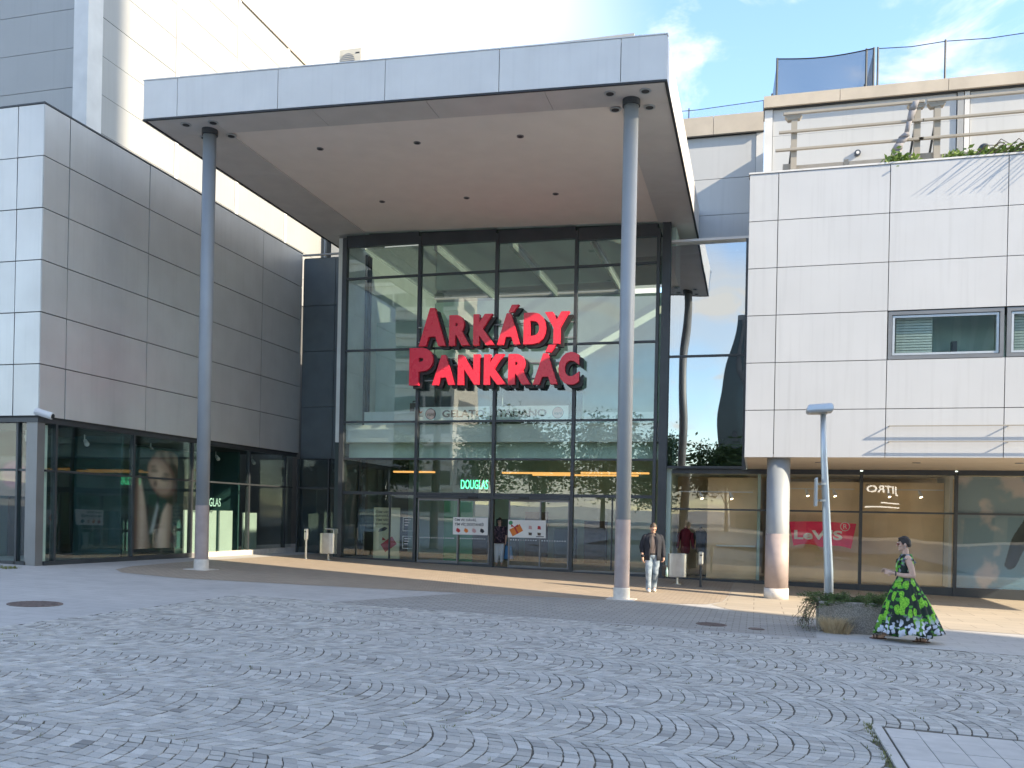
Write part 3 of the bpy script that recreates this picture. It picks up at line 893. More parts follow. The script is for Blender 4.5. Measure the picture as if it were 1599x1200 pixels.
part('sheet', 'print_white', p1, -9.80, -8.57, YF - .066, YF - .062, 1.08, 1.66)
fit_text('lettering', 'ČÍM VÍC DÁVÁŠ,', 'print_ink', p1, -9.74, -8.98, 1.52, 1.63, YF - .068, .02, .001)
fit_text('lettering', 'TÍM VÍC DOSTANEŠ!', 'print_ink', p1, -9.74, -8.72, 1.38, 1.49, YF - .068, .02, .001)
for k, (mt, an) in enumerate((('print_crimson', .1), ('print_orange', 1.0), ('print_pink', .6), ('print_ink', .5))):
    xx = -9.62 + k * .28
    MB().ring([(xx, YF - .068, 1.30), (xx, YF - .068, 1.38)], [.003, .003], 6).build('printed_string', 'print_crimson', p1)
    MB().prism([(xx - .07, 1.20), (xx + .02, 1.14), (xx + .09, 1.19), (xx + .05, 1.27), (xx - .04, 1.30)], YF - .069, YF - .067).build('printed_present', mt, p1)
p2 = thing('door_poster', 'white poster with an orange gift box on the right sliding door', 'poster', (-7.25, YF, 1.03))
part('sheet', 'print_white', p2, -7.88, -6.60, YF - .066, YF - .062, 1.03, 1.61)
gift(p2, -7.60, 1.27, .20, YF - .067)
MB().ring([(-7.79, YF - .066, 1.51), (-7.79, YF - .069, 1.51)], [.07, .07], 16).build('printed_dot', 'print_green', p2)
for k, mt in enumerate(('print_pink', 'print_crimson')):
    xx = -7.12 + k * .30
    MB().prism([(xx - .06, 1.32), (xx + .06, 1.31), (xx + .04, 1.42), (xx - .05, 1.43)], YF - .069, YF - .067).build('printed_present', mt, p2)
    MB().prism([(xx - .05, 1.12), (xx + .05, 1.11), (xx + .06, 1.20), (xx - .06, 1.21)], YF - .069, YF - .067).build('printed_present', 'bark', p2)
part('print_line', 'print_ink', p2, -6.92, -6.66, YF - .068, YF - .0665, 1.065, 1.09)
p3 = thing('standing_poster', 'tall yellowish poster with a red gift behind the glass left of the doors', 'poster', (-12.4, 29.1, .1))
part('sheet', 'print_yellow', p3, -12.93, -11.95, 29.10, 29.13, .16, 1.94)
for k, tx in enumerate(('ČÍM VÍC', 'DÁVÁŠ,', 'TÍM VÍC', 'DOSTANEŠ!')):
    fit_text('lettering', tx, 'print_ink', p3, -12.86, -12.35 + .07 * (k == 3), 1.74 - k * .14, 1.84 - k * .14, 29.097, .02, .001)
gift(p3, -12.35, .66, .26, 29.098, 'print_crimson', .6)
MB().prism([(-12.75, 1.08), (-12.5, 1.13), (-12.4, 1.22), (-12.5, 1.27), (-12.72, 1.18)], 29.094, 29.098).build('printed_shoe', 'print_ink', p3)
for xx in (-12.9, -11.98): part('foot', 'grey_frame', p3, xx - .02, xx + .02, 28.98, 29.28, .02, .155)
for k, (zz, zt) in enumerate(((1.15, 1.62), (.55, .98))):
    st = thing('door_notice', ('upper', 'lower')[k] + ' pale notice frame with small white print on the glass left of the doors', 'notice', (-11.5, YF, zz))
    m = MB(); a, b = -11.62, -11.25
    m.box(a, b, YF - .017, YF - .012, zt - .012, zt).box(a, b, YF - .017, YF - .012, zz, zz + .012).box(a, a + .012, YF - .017, YF - .012, zz + .013, zt - .013).box(b - .012, b, YF - .017, YF - .012, zz + .013, zt - .013)
    m.build('frame', 'print_mint', st)
    for q in range(3): part('print_line', 'print_white', st, a + .06, b - .08 - .05 * q, YF - .0145, YF - .012, zt - .10 - q * .09, zt - .075 - q * .09)

# ================================================================== LINK BAY (left of the hall)
lk = thing('link_bay', 'narrow dark panelled bay in the corner between grey wing and glass hall', 'building', on_ground(-15.3, 30.4))
lz = [3.72, 5.66, 7.74, 9.45, 11.25]
for z0, z1 in zip(lz, lz[1:]):
    for a, b in ((-16.55, -15.25), (-15.25, -13.96)):
        panel_y(lk, 'cladding_panel', 'dark_panel', a, b, z0, z1, 30.42, .05, .01, .003)
part('backing', 'dark_joint', lk, -16.59, -13.9, 30.475, 30.7, -.2, 11.2)
part('roof_rail', 'grey_frame', lk, -16.55, -14.2, 30.3, 30.38, 11.30, 11.36)
for a, b in ((-16.5, -15.3), (-15.24, -14.08)):
    for z0, z1 in ((.22, 2.6), (2.66, 3.66)):
        part('pane', 'glass_wing', lk, a, b, 30.25, 30.266, z0, z1)
for x in (-16.53, -15.27, -14.06): mull(lk, x, 30.26, .1, 3.7, .05, .12)
transom(lk, -16.5, -15.3, 30.26, 2.63, .05, .1); transom(lk, -15.24, -14.09, 30.26, 2.63, .05, .1)
part('plinth', 'dark_frame', lk, -16.5, -14.0, 30.18, 30.4, -.1, .21)

# ================================================================== GREY WING (left)
WX, WY0, WY1 = -16.6, 17.72, 30.4
wing = thing('grey_wing', 'grey metal panelled shop wing at left with a glazed ground floor', 'building', on_ground(WX, WY0))
wz = [3.92 + 1.247 * k for k in range(7)]
wys = [WY0, 18.56, 21.60, 24.62, 27.62, WY1 - .01]
for a, b in zip(wys, wys[1:]):
    for z0, z1 in zip(wz, wz[1:]):
        panel_x(wing, 'cladding_panel', 'wing_metal', a, b, z0, z1, WX, .05, .012, .006)
wxs = [WX - .055, -17.36, -20.3, -23.3, -26.3]
for b, a in zip(wxs, wxs[1:]):
    for z0, z1 in zip(wz, wz[1:]):
        panel_y(wing, 'cladding_panel', 'wing_metal', a, b + (.05 if b == wxs[0] else 0), z0, z1, WY0 - .002, .05, .012, .006)
part('backing', 'dark_joint', wing, -26.2, WX - .053, WY0 + .055, WY1, 3.88, 11.36)
part('coping', 'dark_frame', wing, -26.3, WX + .015, WY0 - .015, WY1, 11.402, 11.44)
part('head_strip', 'dark_frame', wing, -26.2, WX - .06, WY0 + .05, WY0 + .25, 3.78, 3.88)
part('head_strip', 'dark_frame', wing, WX - .26, WX - .07, WY0 + .27, WY1 - .05, 3.78, 3.88)
GXW = WX - .14
wm = [18.42, 21.29, 23.98, 27.2, 29.62]
gw = lambda y: gz(WX, y)
for y in wm:
    part('mullion', 'dark_frame', wing, GXW - .09, GXW + .05, y - .035, y + .035, .2, 3.78)
for a, b in zip([WY0 + .33] + wm, wm + [WY1 - .2]):
    for z0, z1 in ((.42, 2.60), (2.66, 3.77)):
        part('pane', 'glass_wing', wing, GXW - .008, GXW + .008, a + .036, b - .036, z0, z1)
    part('transom', 'dark_frame', wing, GXW - .06, GXW + .035, a + .036, b - .036, 2.602, 2.655)
    part('plinth', 'dark_frame', wing, GXW - .10, GXW + .07, a, b, -.1, .41) if b < 24.5 else part('plinth', 'base_white', wing, GXW - .10, GXW + .16, a, b, -.1, .40)
part('corner_post', 'grey_frame', wing, WX - .42, WX - .10, WY0 + .08, WY0 + .32, -.1, 3.78)
for a, b in ((-17.28, -17.03), (-20.0, -17.34), (-23, -20.06)):
    for z0, z1 in ((.42, 2.60), (2.66, 3.77)):
        part('pane', 'glass_wing', wing, a, b, WY0 + .16, WY0 + .176, z0, z1)
    part('transom', 'dark_frame', wing, a, b, WY0 + .12, WY0 + .21, 2.602, 2.655)
    part('plinth', 'dark_frame', wing, a - .05, b + .05, WY0 + .08, WY0 + .24, -.1, .41)
for x in (-17.31, -20.03): part('mullion', 'dark_frame', wing, x - .028, x + .028, WY0 + .10, WY0 + .24, .2, 3.78)
# inside of the shop
part('shop_floor', 'interior_floor', wing, -23, GXW - .1, WY0 + .3, WY1, .1, .35)
part('shop_wall', 'interior_teal', wing, -19.9, -19.7, WY0 + .4, WY1, .35, 3.8)
part('shop_wall', 'interior_teal', wing, -23, -19.9, WY0 + 2.6, WY0 + 2.8, .35, 3.8)
part('partition', 'interior_teal', wing, -18.6, GXW - .3, 21.2, 21.3, .35, 3.75)
part('partition', 'interior_teal', wing, -18.6, GXW - .5, 27.35, 27.45, .35, 3.75)
part('door_recess', 'black_metal', wing, -19.69, -19.64, 20.0, 20.55, .35, 2.35)
part('curtain', 'curtain', wing, -17.20, -17.06, WY0 + .30, WY0 + .34, .36, 3.75)
part('curtain', 'curtain', wing, GXW - .16, GXW - .12, WY0 + .42, WY0 + .58, .36, 3.75)
part('display_panel', 'display_grey', wing, GXW - .45, GXW - .40, 24.25, 25.95, .36, 1.72)
part('display_panel', 'display_grey', wing, GXW - .45, GXW - .40, 26.15, 26.9, .36, 1.72)
part('display_panel', 'display_grey', wing, GXW - .40, GXW - .35, 27.5, 28.35, .36, 1.66)
gl = fit_text('window_sign', 'DOUGLAS', 'shop_panel', None, 24.35, 25.62, 1.85, 2.12, GXW - .03, .01, .004, axis='x')
tag(gl, 'pale green letters on the shop window partly hidden behind the left column', 'sign')
def portrait(u, v):
    bg = (.018, .045, .048)
    skin = (.50, .31, .25); hi = (.82, .57, .48); sh = (.17, .08, .065)
    c = bg
    arm1 = [(0.0, .0), (.38, .0), (.26, .42), (.13, .73), (.02, .70)]
    arm2 = [(.47, 0), (.84, 0), (.88, .42), (.80, .50), (.64, .36)]
    if inpoly((u, v), [(.25, .0), (.6, .0), (.62, .40), (.28, .44)]): c = (.03, .018, .018)
    if inpoly((u, v), [(.36, .16), (.44, .16), (.56, .42), (.52, .47)]): c = (.45, .47, .50)
    if inpoly((u, v), arm1): c = lerp3(sh, hi, sstep(.0, .16, u - .02) * (1 - .75 * sstep(.17, .36, u)) * (.75 + .25 * v))
    if inpoly((u, v), arm2): c = lerp3(sh, hi, sstep(.46, .66, u + .1 * v) * (1 - .85 * sstep(.68, .88, u)) * (.8 + .3 * v))
    du, dv = (u - .70) / .36, (v - .84) / .17
    if du * du + dv * dv < 1: c = lerp3((.10, .065, .045), (.28, .20, .14), .5 + .5 * math.sin(u * 30 + v * 12))
    if ((u - .86) / .20) ** 2 + ((v - .66) / .22) ** 2 < 1: c = (.05, .032, .026)
    fu, fv = (u - .62) * math.cos(.25) + (v - .72) * 2.7 * math.sin(.25), (v - .72) * 2.7 * math.cos(.25) - (u - .62) * math.sin(.25)
    d = (fu / .31) ** 2 + (fv / .58) ** 2
    if d < 1:
        c = lerp3(hi, skin, sstep(.0, .7, d + (u - .45) * 1.2)); c = lerp3(c, sh, sstep(.5, 1.0, d + (u - .6) * .8))
        for ex, ez, w, h in ((.44, .785, .085, .013), (.68, .71, .10, .013), (.42, .825, .10, .006), (.72, .755, .11, .006)):
            q = ((u - ex) / w) ** 2 + ((v - ez) / h) ** 2
            if q < 1.6: c = lerp3((.03, .02, .02), c, sstep(.5, 1.6, q))
        q = ((u - .38) / .10) ** 2 + ((v - .585) / .020) ** 2
        if q < 1.3: c = lerp3((.30, .06, .07), c, sstep(.7, 1.3, q))
        q = ((u - .47) / .06) ** 2 + ((v - .66) / .045) ** 2
        if q < 1: c = lerp3(sh, c, sstep(.1, 1, q))
    return c
pw = thing('portrait_poster', 'tall advertising portrait of a face and arms in the shop window', 'poster', (GXW - .1, 22.2, .5))
PG = [[portrait(i / 60, j / 100) for i in range(61)] for j in range(101)]
for _ in range(2):
    PG = [[tuple(sum(PG[min(100, max(0, j + dj))][min(60, max(0, i + di))][q] for dj in (-1, 0, 1) for di in (-1, 0, 1)) / 9 for q in range(3)) for i in range(61)] for j in range(101)]
print_grid('print', pw, (GXW - .03, 21.40, .60), (0, 1.95, 0), (0, 0, 2.85), 60, 100, lambda u, v: PG[round(v * 100)][round(u * 60)])
part('frame_foot', 'black_metal', pw, GXW - .2, GXW - .05, 21.4, 23.3, .42, .592)
def pinkposter(u, v):
    d = ((u - .6) / .45) ** 2 + ((v - .55) / .4) ** 2
    return lerp3((.45, .12, .20), (.06, .05, .06), sstep(.4, 1, d))
print_grid('print', thing('pink_poster', 'dim pink poster deep in the window at the left edge', 'poster', (-18, 18.9, 1.8)), (-18.75, 18.6, 2.0), (1.0, 0, 0), (0, 0, 1.0), 14, 14, pinkposter)
def spot(x, y, z, i, where):
    o = thing('track_spotlight', where, 'spotlight', (x, y, z), 'spotlights hanging in the shop windows')
    MB().ring([(x, y, z), (x, y, z + .18)], [.012, .012], 8).build('stem', 'galvanised', o)
    MB().limb([(x + .02, y, z + .02), (x + .12, y - .05, z - .08)], [.045, .065], 10).build('head', 'white_trim', o)
for k, (y, w) in enumerate(((20.0, 'white spotlight in the wing window above the dark door recess'), (22.7, 'white spotlight in the wing window above the portrait poster'), (26.0, 'white spotlight in the wing window just right of the left column'), (28.2, 'white spotlight high in the last pane of the wing window'))):
    spot(GXW - .5, y, 3.5, k, w)
spot(-15.0, 30.9, 3.45, 4, 'white spotlight inside the dark link bay window')
spot(-17.9, 18.7, 3.5, 5, 'white spotlight in the front window at the left edge')
sec = thing('security_camera', 'white security camera on the bottom corner of the grey wing', 'security camera', (WX + .1, WY0 - .1, 3.95))
MB().ring([(WX - .02, WY0 - .05, 3.97), (WX + .10, WY0 - .10, 3.99)], [.05, .05], 10).build('arm', 'white_trim', sec)
bevelled(MB().ring([(WX + .02, WY0 - .12, 4.02), (WX + .42, WY0 - .02, 3.90)], [.085, .085], 12, sx=1.1).build('housing', 'white_trim', sec), .015)
MB().ring([(WX + .42, WY0 - .02, 3.90), (WX + .44, WY0 - .015, 3.895)], [.06, .06], 12).build('lens', 'black_metal', sec)

# ================================================================== TALL PALE BLOCK
TX, TY0, TY1, TZ1 = -20., 23.0, 44., 21.85
tall = thing('tall_block', 'tall pale panelled block with white pilasters rising behind the grey wing', 'building', on_ground(TX, TY0))
tzs = [11.05 + 1.21 * k for k in range(9)] + [TZ1]
tys = [TY0 + .55, 27.4, 31.2, 35.0, 38.8, 42.6]
for a, b in zip(tys, tys[1:]):
    for z0, z1 in zip(tzs, tzs[1:]):
        panel_x(tall, 'cladding_panel', 'pale_cladding', a + .10, b - .10, z0, z1, TX - .02, .05, .008, .003)
    part('pilaster', 'white_trim', tall, TX - .06, TX + .015, b - .09, b + .09, 11, TZ1)
part('pilaster', 'white_trim', tall, TX - .50, TX + .02, TY0 - .02, TY0 + .62, 11, TZ1 + .01)
txs = [TX - .50, -24.3, -28.1, -31.9]
for b, a in zip(txs, txs[1:]):
    for z0, z1 in zip(tzs, tzs[1:]):
        panel_y(tall, 'cladding_panel', 'pale_cladding', a + .02, b - .02, z0, z1, TY0 + .04, .05, .008, .003)
part('backing', 'grey_frame', tall, -31.8, TX - .075, TY0 + .10, TY1, -.5, TZ1 - .05)
part('roof_edge', 'stone_cap', tall, -31.9, TX + .05, TY0 - .04, TY1, TZ1 + .012, TZ1 + .08)

# ================================================================== WHITE BLOCK (right)
BX0, BX1, BY = -.30, 13.1, 22.9
blk = thing('white_block', 'white panelled upper block on a round pillar over the shop front at right', 'building', on_ground(3, 25))
bxs = [BX0, .39, 2.94, 5.48, 8.02, 10.56, BX1]
bzs = [3.31 + 1.165 * k for k in range(7)]
for i, (a, b) in enumerate(zip(bxs, bxs[1:])):
    for j, (z0, z1) in enumerate(zip(bzs, bzs[1:])):
        if j == 2 and i in (2, 3): continue
        panel_y(blk, 'cladding_panel', 'white_cladding', a, b, z0, z1, BY, .05, .009, .003)
part('backing', 'dark_joint', blk, BX0 + .06, 2.93, BY + .055, 28.5, 3.42, 10.22)
part('backing', 'dark_joint', blk, 2.931, 8.04, BY + .055, 28.5, 3.42, 5.62)
part('backing', 'dark_joint', blk, 2.931, 8.04, BY + .055, 28.5, 6.83, 10.22)
part('backing', 'dark_joint', blk, 8.041, BX1, BY + .055, 28.5, 3.42, 10.22)
for z0, z1 in zip(bzs, bzs[1:]):
    part('cladding_panel', 'white_cladding', blk, BX0, BX0 + .05, BY + .056, 28.5, z0 + .009, z1 - .009)
part('coping', 'white_trim', blk, BX0 - .02, BX1, BY - .02, BY + .35, 10.305, 10.345)
for a, b in ((2.96, 5.45), (5.51, 8.0)):
    f = MB(); z0, z1, t = 5.65, 6.79, .085
    f.box(a, b, BY + .02, BY + .16, z0, z0 + t).box(a, b, BY + .02, BY + .16, z1 - t, z1).box(a, a + t, BY + .02, BY + .16, z0 + t + .001, z1 - t - .001).box(b - t, b, BY + .02, BY + .16, z0 + t + .001, z1 - t - .001)
    w = f.build('window', 'grey_frame', blk)
    s = MB(); q = t + .015
    s.box(a + q, b - q, BY + .05, BY + .12, z0 + q, z0 + q + .05).box(a + q, b - q, BY + .05, BY + .12, z1 - q - .05, z1 - q).box(a + q, a + q + .05, BY + .05, BY + .12, z0 + q + .051, z1 - q - .051).box(b - q - .05, b - q, BY + .05, BY + .12, z0 + q + .051, z1 - q - .051)
    s.build('sash', 'galvanised', w)
    part('pane', 'glass_window', w, a + q + .05, b - q - .05, BY + .075, BY + .089, z0 + q + .05, z1 - q - .05)
    bl = MB()
    for k in range(14): bl.box(a + .2, a + 1.0, BY + .22, BY + .255, z0 + .12 + k * .065, z0 + .165 + k * .065)
    bl.build('blind', 'interior_white', w)
    part('room_wall', 'interior_mint', w, a - .02, b + .02, BY + 1.0, BY + 1.1, z0 - .02, z1 + .03)
    part('room_sill', 'interior_white', w, a, b, BY + .17, BY + .98, z0 - .015, z0 + .02)
    part('desk_lamp', 'dark_frame', w, a + 1.5, a + 1.62, BY + .6, BY + .75, z0 + .03, z0 + .5)
sh = thing('facade_rail', 'pair of thin metal rails standing off the white block wall', 'rail', (3, BY, 3.6))
for z in (4.05, 3.68):
    MB().box(3.0, 12.9, BY - .155, BY - .13, z - .014, z + .014).build('rail', 'rail_paint', sh)
    for x in (3.01, 5.56, 8.1, 10.6): MB().box(x - .012, x + .012, BY - .13, BY + .004, z - .012, z + .012).build('bracket', 'rail_paint', sh)
part('soffit', 'warm_soffit', blk, BX0, BX1, BY + .052, 29.1, 3.34, 3.40)
for x in (1.6, 4.0, 6.4):
    MB().ring([(x, 25.2, 3.325), (x, 25.2, 3.339)], [.10, .10], 16).build('soffit_light', 'grey_frame', blk)
PXc, PYc, PR = .53, 23.3, .28
g0 = gz(PXc, PYc)
pil = MB().ring([(PXc, PYc, g0 - .05), (PXc, PYc, 3.34)], [PR, PR], 48).build('pillar', 'column_paint', blk)
for p in pil.data.polygons: p.use_smooth = len(p.vertices) == 4
for nm, za, zb, dr, mt in (('lower_coating', g0 + .25, 1.44, .004, 'column_coat'), ('base_collar', g0 - .04, g0 + .27, .02, 'base_white')):
    q = MB().ring([(PXc, PYc, za), (PXc, PYc, zb)], [PR + dr] * 2, 48).build(nm, mt, pil)
    for p in q.data.polygons: p.use_smooth = len(p.vertices) == 4
# shop front
YS = 28.8
sxs = [-2.62, .42, 3.05, 5.66, 8.28, 10.9, 13.5]
for x in sxs[1:]: mull(blk, x, YS, -.5, 3.2, .085, .16)
for a, b in zip(sxs, sxs[1:]):
    for z0, z1 in ((-.10, 2.04), (2.10, 3.18)):
        part('shop_pane', 'glass_shop', blk, a + .044, b - .044, YS - .008, YS + .008, z0, z1)
    transom(blk, a + .044, b - .044, YS, 2.07, .055, .12)
    part('plinth', 'dark_frame', blk, a + .0, b - .001, YS - .06, YS + .16, -.75, -.105)
    part('head_frame', 'dark_frame', blk, a + .044, b - .044, YS - .07, YS + .07, 3.19, 3.335)
part('shop_floor', 'shop_floor', blk, -2.6, 13.5, YS + .165, 32.4, -.6, -.12)
part('shop_ceiling', 'interior_white', blk, -2.6, 13.5, YS + .1, 32.4, 3.2, 3.3)
part('shop_wall', 'shop_tan', blk, -2.6, 13.5, 31.2, 31.3, -.12, 3.2)
part('display_back', 'shop_tan', blk, -1.5, .04, 29.55, 29.6, -.119, 3.1)
part('display_back', 'shop_tan', blk, .47, 5.5, 29.65, 29.7, -.119, 3.0)
part('display_side', 'shop_panel', blk, .05, .14, YS + .12, 29.8, -.119, 3.19)
part('display_side', 'interior_white', blk, 5.52, 5.6, YS + .15, 30.9, -.119, 3.19)
part('wall_shelf', 'interior_white', blk, -1.2, .0, 29.35, 29.545, .9, .95)
for a, b, z in ((-2.4, -.1, 2.62), (.9, 2.9, 2.75), (3.2, 5.4, 2.75)):
    t = part('lamp_track', 'white_trim', blk, a, b, 29.25, 29.29, z, z + .035)
    for q in (.3, .7):
        x = a + (b - a) * q
        MB().limb([(x, 29.27, z - .03), (x + .05, 29.24, z - .15)], [.04, .055], 10).build('track_lamp', 'white_trim', t)
        MB().ring([(x + .052, 29.238, z - .212), (x + .05, 29.24, z - .205)], [.045, .045], 10).build('lamp_face', 'shop_lamp', t)
def torso_form(x, y, z, mat, label):
    o = thing('mannequin', label, 'mannequin', (x, y, z))
    m = MB().limb([(x, y, z + .85), (x, y, z + 1.15), (x, y, z + 1.38)], [.16, .15, .19], 14).limb([(x, y, z + 1.4), (x, y, z + 1.58)], [.06, .05], 10)
    m.limb([(x - .2, y, z + 1.38), (x - .25, y, z + .95)], [.06, .05], 10).limb([(x + .2, y, z + 1.38), (x + .25, y, z + .95)], [.06, .05], 10)
    m.build('clothed_torso', mat, o, True)
    MB().ring([(x, y, z), (x, y, z + .8)], [.02, .02], 8).ring([(x, y, z), (x, y, z + .02)], [.18, .18], 16).build('stand', 'black_metal', o)
paint('dark_red_cloth', (.16, .012, .03), .8)
torso_form(-2.2, 29.8, -.12, 'dark_red_cloth', 'dark red clothed display figure in the shop window beside the glass hall')
torso_form(-1.75, 30.4, -.12, 'bag_black', 'black clothed display figure behind the red one in the shop window')
lev = thing('red_window_banner', 'red wavy-edged banner with white lettering in the shop window', 'banner', (1.9, YS + .06, 1.0))
top = [(.99 + 1.95 * k / 10, 1.74 - .03 * k / 10 + .03 * math.sin(k / 10 * math.pi)) for k in range(11)]
bot = [(2.80 - 1.66 * k / 10, .95 + .05 * k / 10 + .075 * abs(math.sin(k / 10 * math.pi * 2)) * (1 if k != 5 else 0)) for k in range(11)]
MB().prism(top + bot, YS + .05, YS + .06).build('cloth', 'banner_red', lev)
fit_text('lettering', "LeVi'S", 'print_white', lev, 1.15, 2.55, 1.20, 1.50, YS + .046, .035, .002)
MB().ring([(2.62 + .13 * math.cos(a * .3), YS + .047, 1.62 + .13 * math.sin(a * .3)) for a in range(22)], [.012] * 22, 6).build('mark_ring', 'print_white', lev)
fit_text('mark_letter', 'R', 'print_white', lev, 2.57, 2.68, 1.55, 1.69, YS + .046, .0, .002)
def jacket(u, v):
    n = .5 + .5 * mnoise.fractal((u * 3.2, v * 4.0, 1.7), 1.0, 2.0, 5)
    c = lerp3((.035, .10, .125), (.12, .20, .25), sstep(0, 1, v * .4 + .2 + .5 * (1 - v)))
    c = lerp3(c, (.05, .18, .29), sstep(.25, 0, v))
    c = lerp3(c, (.34, .31, .31), sstep(.52, .78, n) * .75)
    sleeve = [(.50, .21), (.56, .17), (.62, .20), (.80, .52), (.80, .34), (1.0, .30), (1.0, .82), (.86, .74), (.70, .62), (.58, .46)]
    c = tuple(min(1, q * 1.7) for q in c)
    if inpoly((u, v), sleeve):
        f = .5 + .5 * mnoise.noise((u * 14, v * 9, 0)); c = lerp3((.010, .020, .019), (.035, .055, .048), f)
        if abs(u - .80) < .008 and v < .6: c = (.004, .006, .006)
    return c
jp = thing('jacket_poster', 'big window graphic of a dark jacket against a cloudy sky', 'poster', (7, YS + .1, 0))
print_grid('print', jp, (5.73, YS + .06, -.10), (2.50, 0, 0), (0, 0, 3.26), 90, 110, jacket)

# glazed corner above the shop front, between hall and white block
cg = thing('glass_link', 'tall mirror-like glazed strip between entrance hall and white block', 'building', (-1.5, YF, 3.3))
for z0, z1 in ((3.42, 6.83), (6.90, 10.36)):
    part('pane', 'glass_corner', cg, -2.72, -.44, YF + .02, YF + .036, z0, z1)
part('transom', 'dark_frame', cg, -2.72, -.44, YF - .03, YF + .07, 6.832, 6.898)
part('frame', 'dark_frame', cg, -.44, -.31, YF - .06, YF + .1, 3.3, 10.45)
part('sill', 'dark_frame', cg, -2.72, -.441, YF - .05, YF + .12, 3.34, 3.418)
part('head', 'white_trim', cg, -2.72, -.3, YF - .06, YF + .3, 10.455, 10.53)
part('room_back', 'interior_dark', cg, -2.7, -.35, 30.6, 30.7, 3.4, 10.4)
ul = thing('upper_link', 'pale set-back wall with stone coping between canopy and upper terrace', 'building', (-1.3, 30.4, 10.5))
uz = [10.6, 11.85, 13.05, 14.45]
for z0, z1 in zip(uz, uz[1:]):
    panel_y(ul, 'cladding_panel', 'upper_cladding', -4.5, -.22, z0, z1, 30.42, .05, .008, .003)
part('pilaster', 'white_trim', ul, -.215, .02, 30.38, 30.5, 10.6, 14.45)
part('backing', 'grey_frame', ul, -4.5, .0, 30.51, 33, 10.3, 14.4)
for a, b in ((-4.5, -1.6), (-1.585, .02)):
    part('coping_stone', 'stone_cap', ul, a, b, 30.25, 33, 14.47, 15.08)
part('coping_shadow_gap', 'dark_joint', ul, -4.5, .02, 30.36, 32.9, 14.452, 14.468)

# terrace and upper wall on the white block
UY = 27.4
up = thing('upper_wall', 'set-back pale wall with beige stone coping above the terrace at right', 'building', (4, UY, 10.3))
for a, b in ((.27, 5.2), (5.55, 10.4), (10.7, 13)):
    for z0, z1 in ((10.3, 11.75), (11.75, 13.05), (13.05, 13.82)):
        panel_y(up, 'cladding_panel', 'upper_cladding', a, b, z0, z1, UY, .05, .004, .002)
for a, b in ((.03, .26), (5.22, 5.38), (5.4, 5.53), (10.42, 10.68)):
    part('pilaster', 'white_trim' if a != 5.22 else 'pale_cladding', up, a, b, UY - .05, UY + .06, 10.3, 13.82)
part('backing', 'grey_frame', up, .06, 13, UY + .07, 34, 10.2, 13.8)
for a, b in ((0., 2.1), (2.112, 4.95), (4.962, 8.2), (8.212, 13)):
    part('coping_stone', 'stone_cap', up, a, b, UY - .18, UY + .8, 13.85, 14.18)
part('coping_shadow_gap', 'dark_joint', up, .02, 13, UY - .10, UY + .7, 13.822, 13.848)
part('terrace_floor', 'stone_cap', blk, .2, 13, BY + .36, UY, 10.18, 10.29)
par = thing('terrace_parapet', 'low beige parapet with grey posts at the edge of the roof terrace', 'parapet', (4, 24.9, 10.3))
for a, b in ((.75, 2.05), (2.18, 3.2), (4.35, 9.0)): part('parapet_panel', 'stone_cap', par, a, b, 24.95, 25.06, 10.29, 11.22)
for a, b in ((.52, .74), (2.06, 2.17), (3.21, 4.34)): part('parapet_post', 'rail_paint', par, a, b, 24.93, 25.1, 10.29, 11.27)
def pergola(x0, x1, xs, label):
    o = thing('pergola_rail', label, 'railing', (x0, 25, 10.3))
    for x in xs:
        part('post', 'rail_paint', o, x - .075, x + .075, 24.78, 24.93, 10.29, 12.47)
        bevelled(MB().prism([(x - .25, 12.48), (x + .20, 12.48), (x + .14, 12.39), (x - .16, 12.36)], 24.76, 24.95).build('bracket', 'rail_paint', o), .01)
        MB().ring([(x + .02, 24.9, 12.4), (x - .1, 25.3, 11.3)], [.03, .03], 6).build('brace', 'dark_frame', o)
    for z, d in ((12.52, 0), (12.04, -.10), (11.57, -.18)):
        bevelled(part('rail', 'rail_paint', o, x0 + d, x1, 24.70, 24.775, z - .035, z + .035), .012)
pergola(.5, 3.95, (.79, 3.80), 'beige post and rail frame on the terrace left of the gap')
pergola(4.0, 12.0, (4.27, 8.3), 'beige post and rail frame on the terrace right of the gap')
tc_ = MB()
pts = [(3.74, 12.50, .07), (3.66, 12.3, .09), (3.58, 12.0, .06), (3.52, 11.72, .05), (3.47, 11.62, .13), (3.36, 11.45, .10), (3.30, 11.30, .13), (3.22, 11.12, .05)]
for (a, b) in zip(pts, pts[1:]):
    tc_.add([(a[0] - a[2], 24.66, a[1]), (a[0] + a[2], 24.62, a[1]), (b[0] + b[2], 24.63, b[1]), (b[0] - b[2], 24.68, b[1])], [(0, 1, 2, 3)])
to = tc_.build('torn_cloth', 'cloth_torn', None, True)
so_ = to.modifiers.new('t', 'SOLIDIFY'); so_.thickness = .03
tag(to, 'torn grey cloth hanging from the terrace post', 'cloth')
lampw = thing('wall_lamp', 'tiny round lamp on the set-back wall above the terrace', 'lamp', (2.5, UY, 12))
MB().ring([(2.62, UY - .002, 12.35), (2.62, UY - .08, 12.35)], [.085, .085], 16).build('housing', 'dark_frame', lampw)
MB().ring([(2.62, UY - .081, 12.35), (2.62, UY - .09, 12.35)], [.045, .045], 12).build('lens', 'white_trim', lampw)
dm = thing('roof_vent', 'small dark dome vent behind the terrace plants', 'vent', (5.3, 26.2, 11.2))
MB().ellipsoid((5.62, 26.0, 11.62), (.16, .16, .18)).build('cap', 'dark_frame', dm, True)
MB().ring([(5.62, 26, 10.3), (5.62, 26, 11.55)], [.05, .05], 10).build('pipe', 'dark_frame', dm)
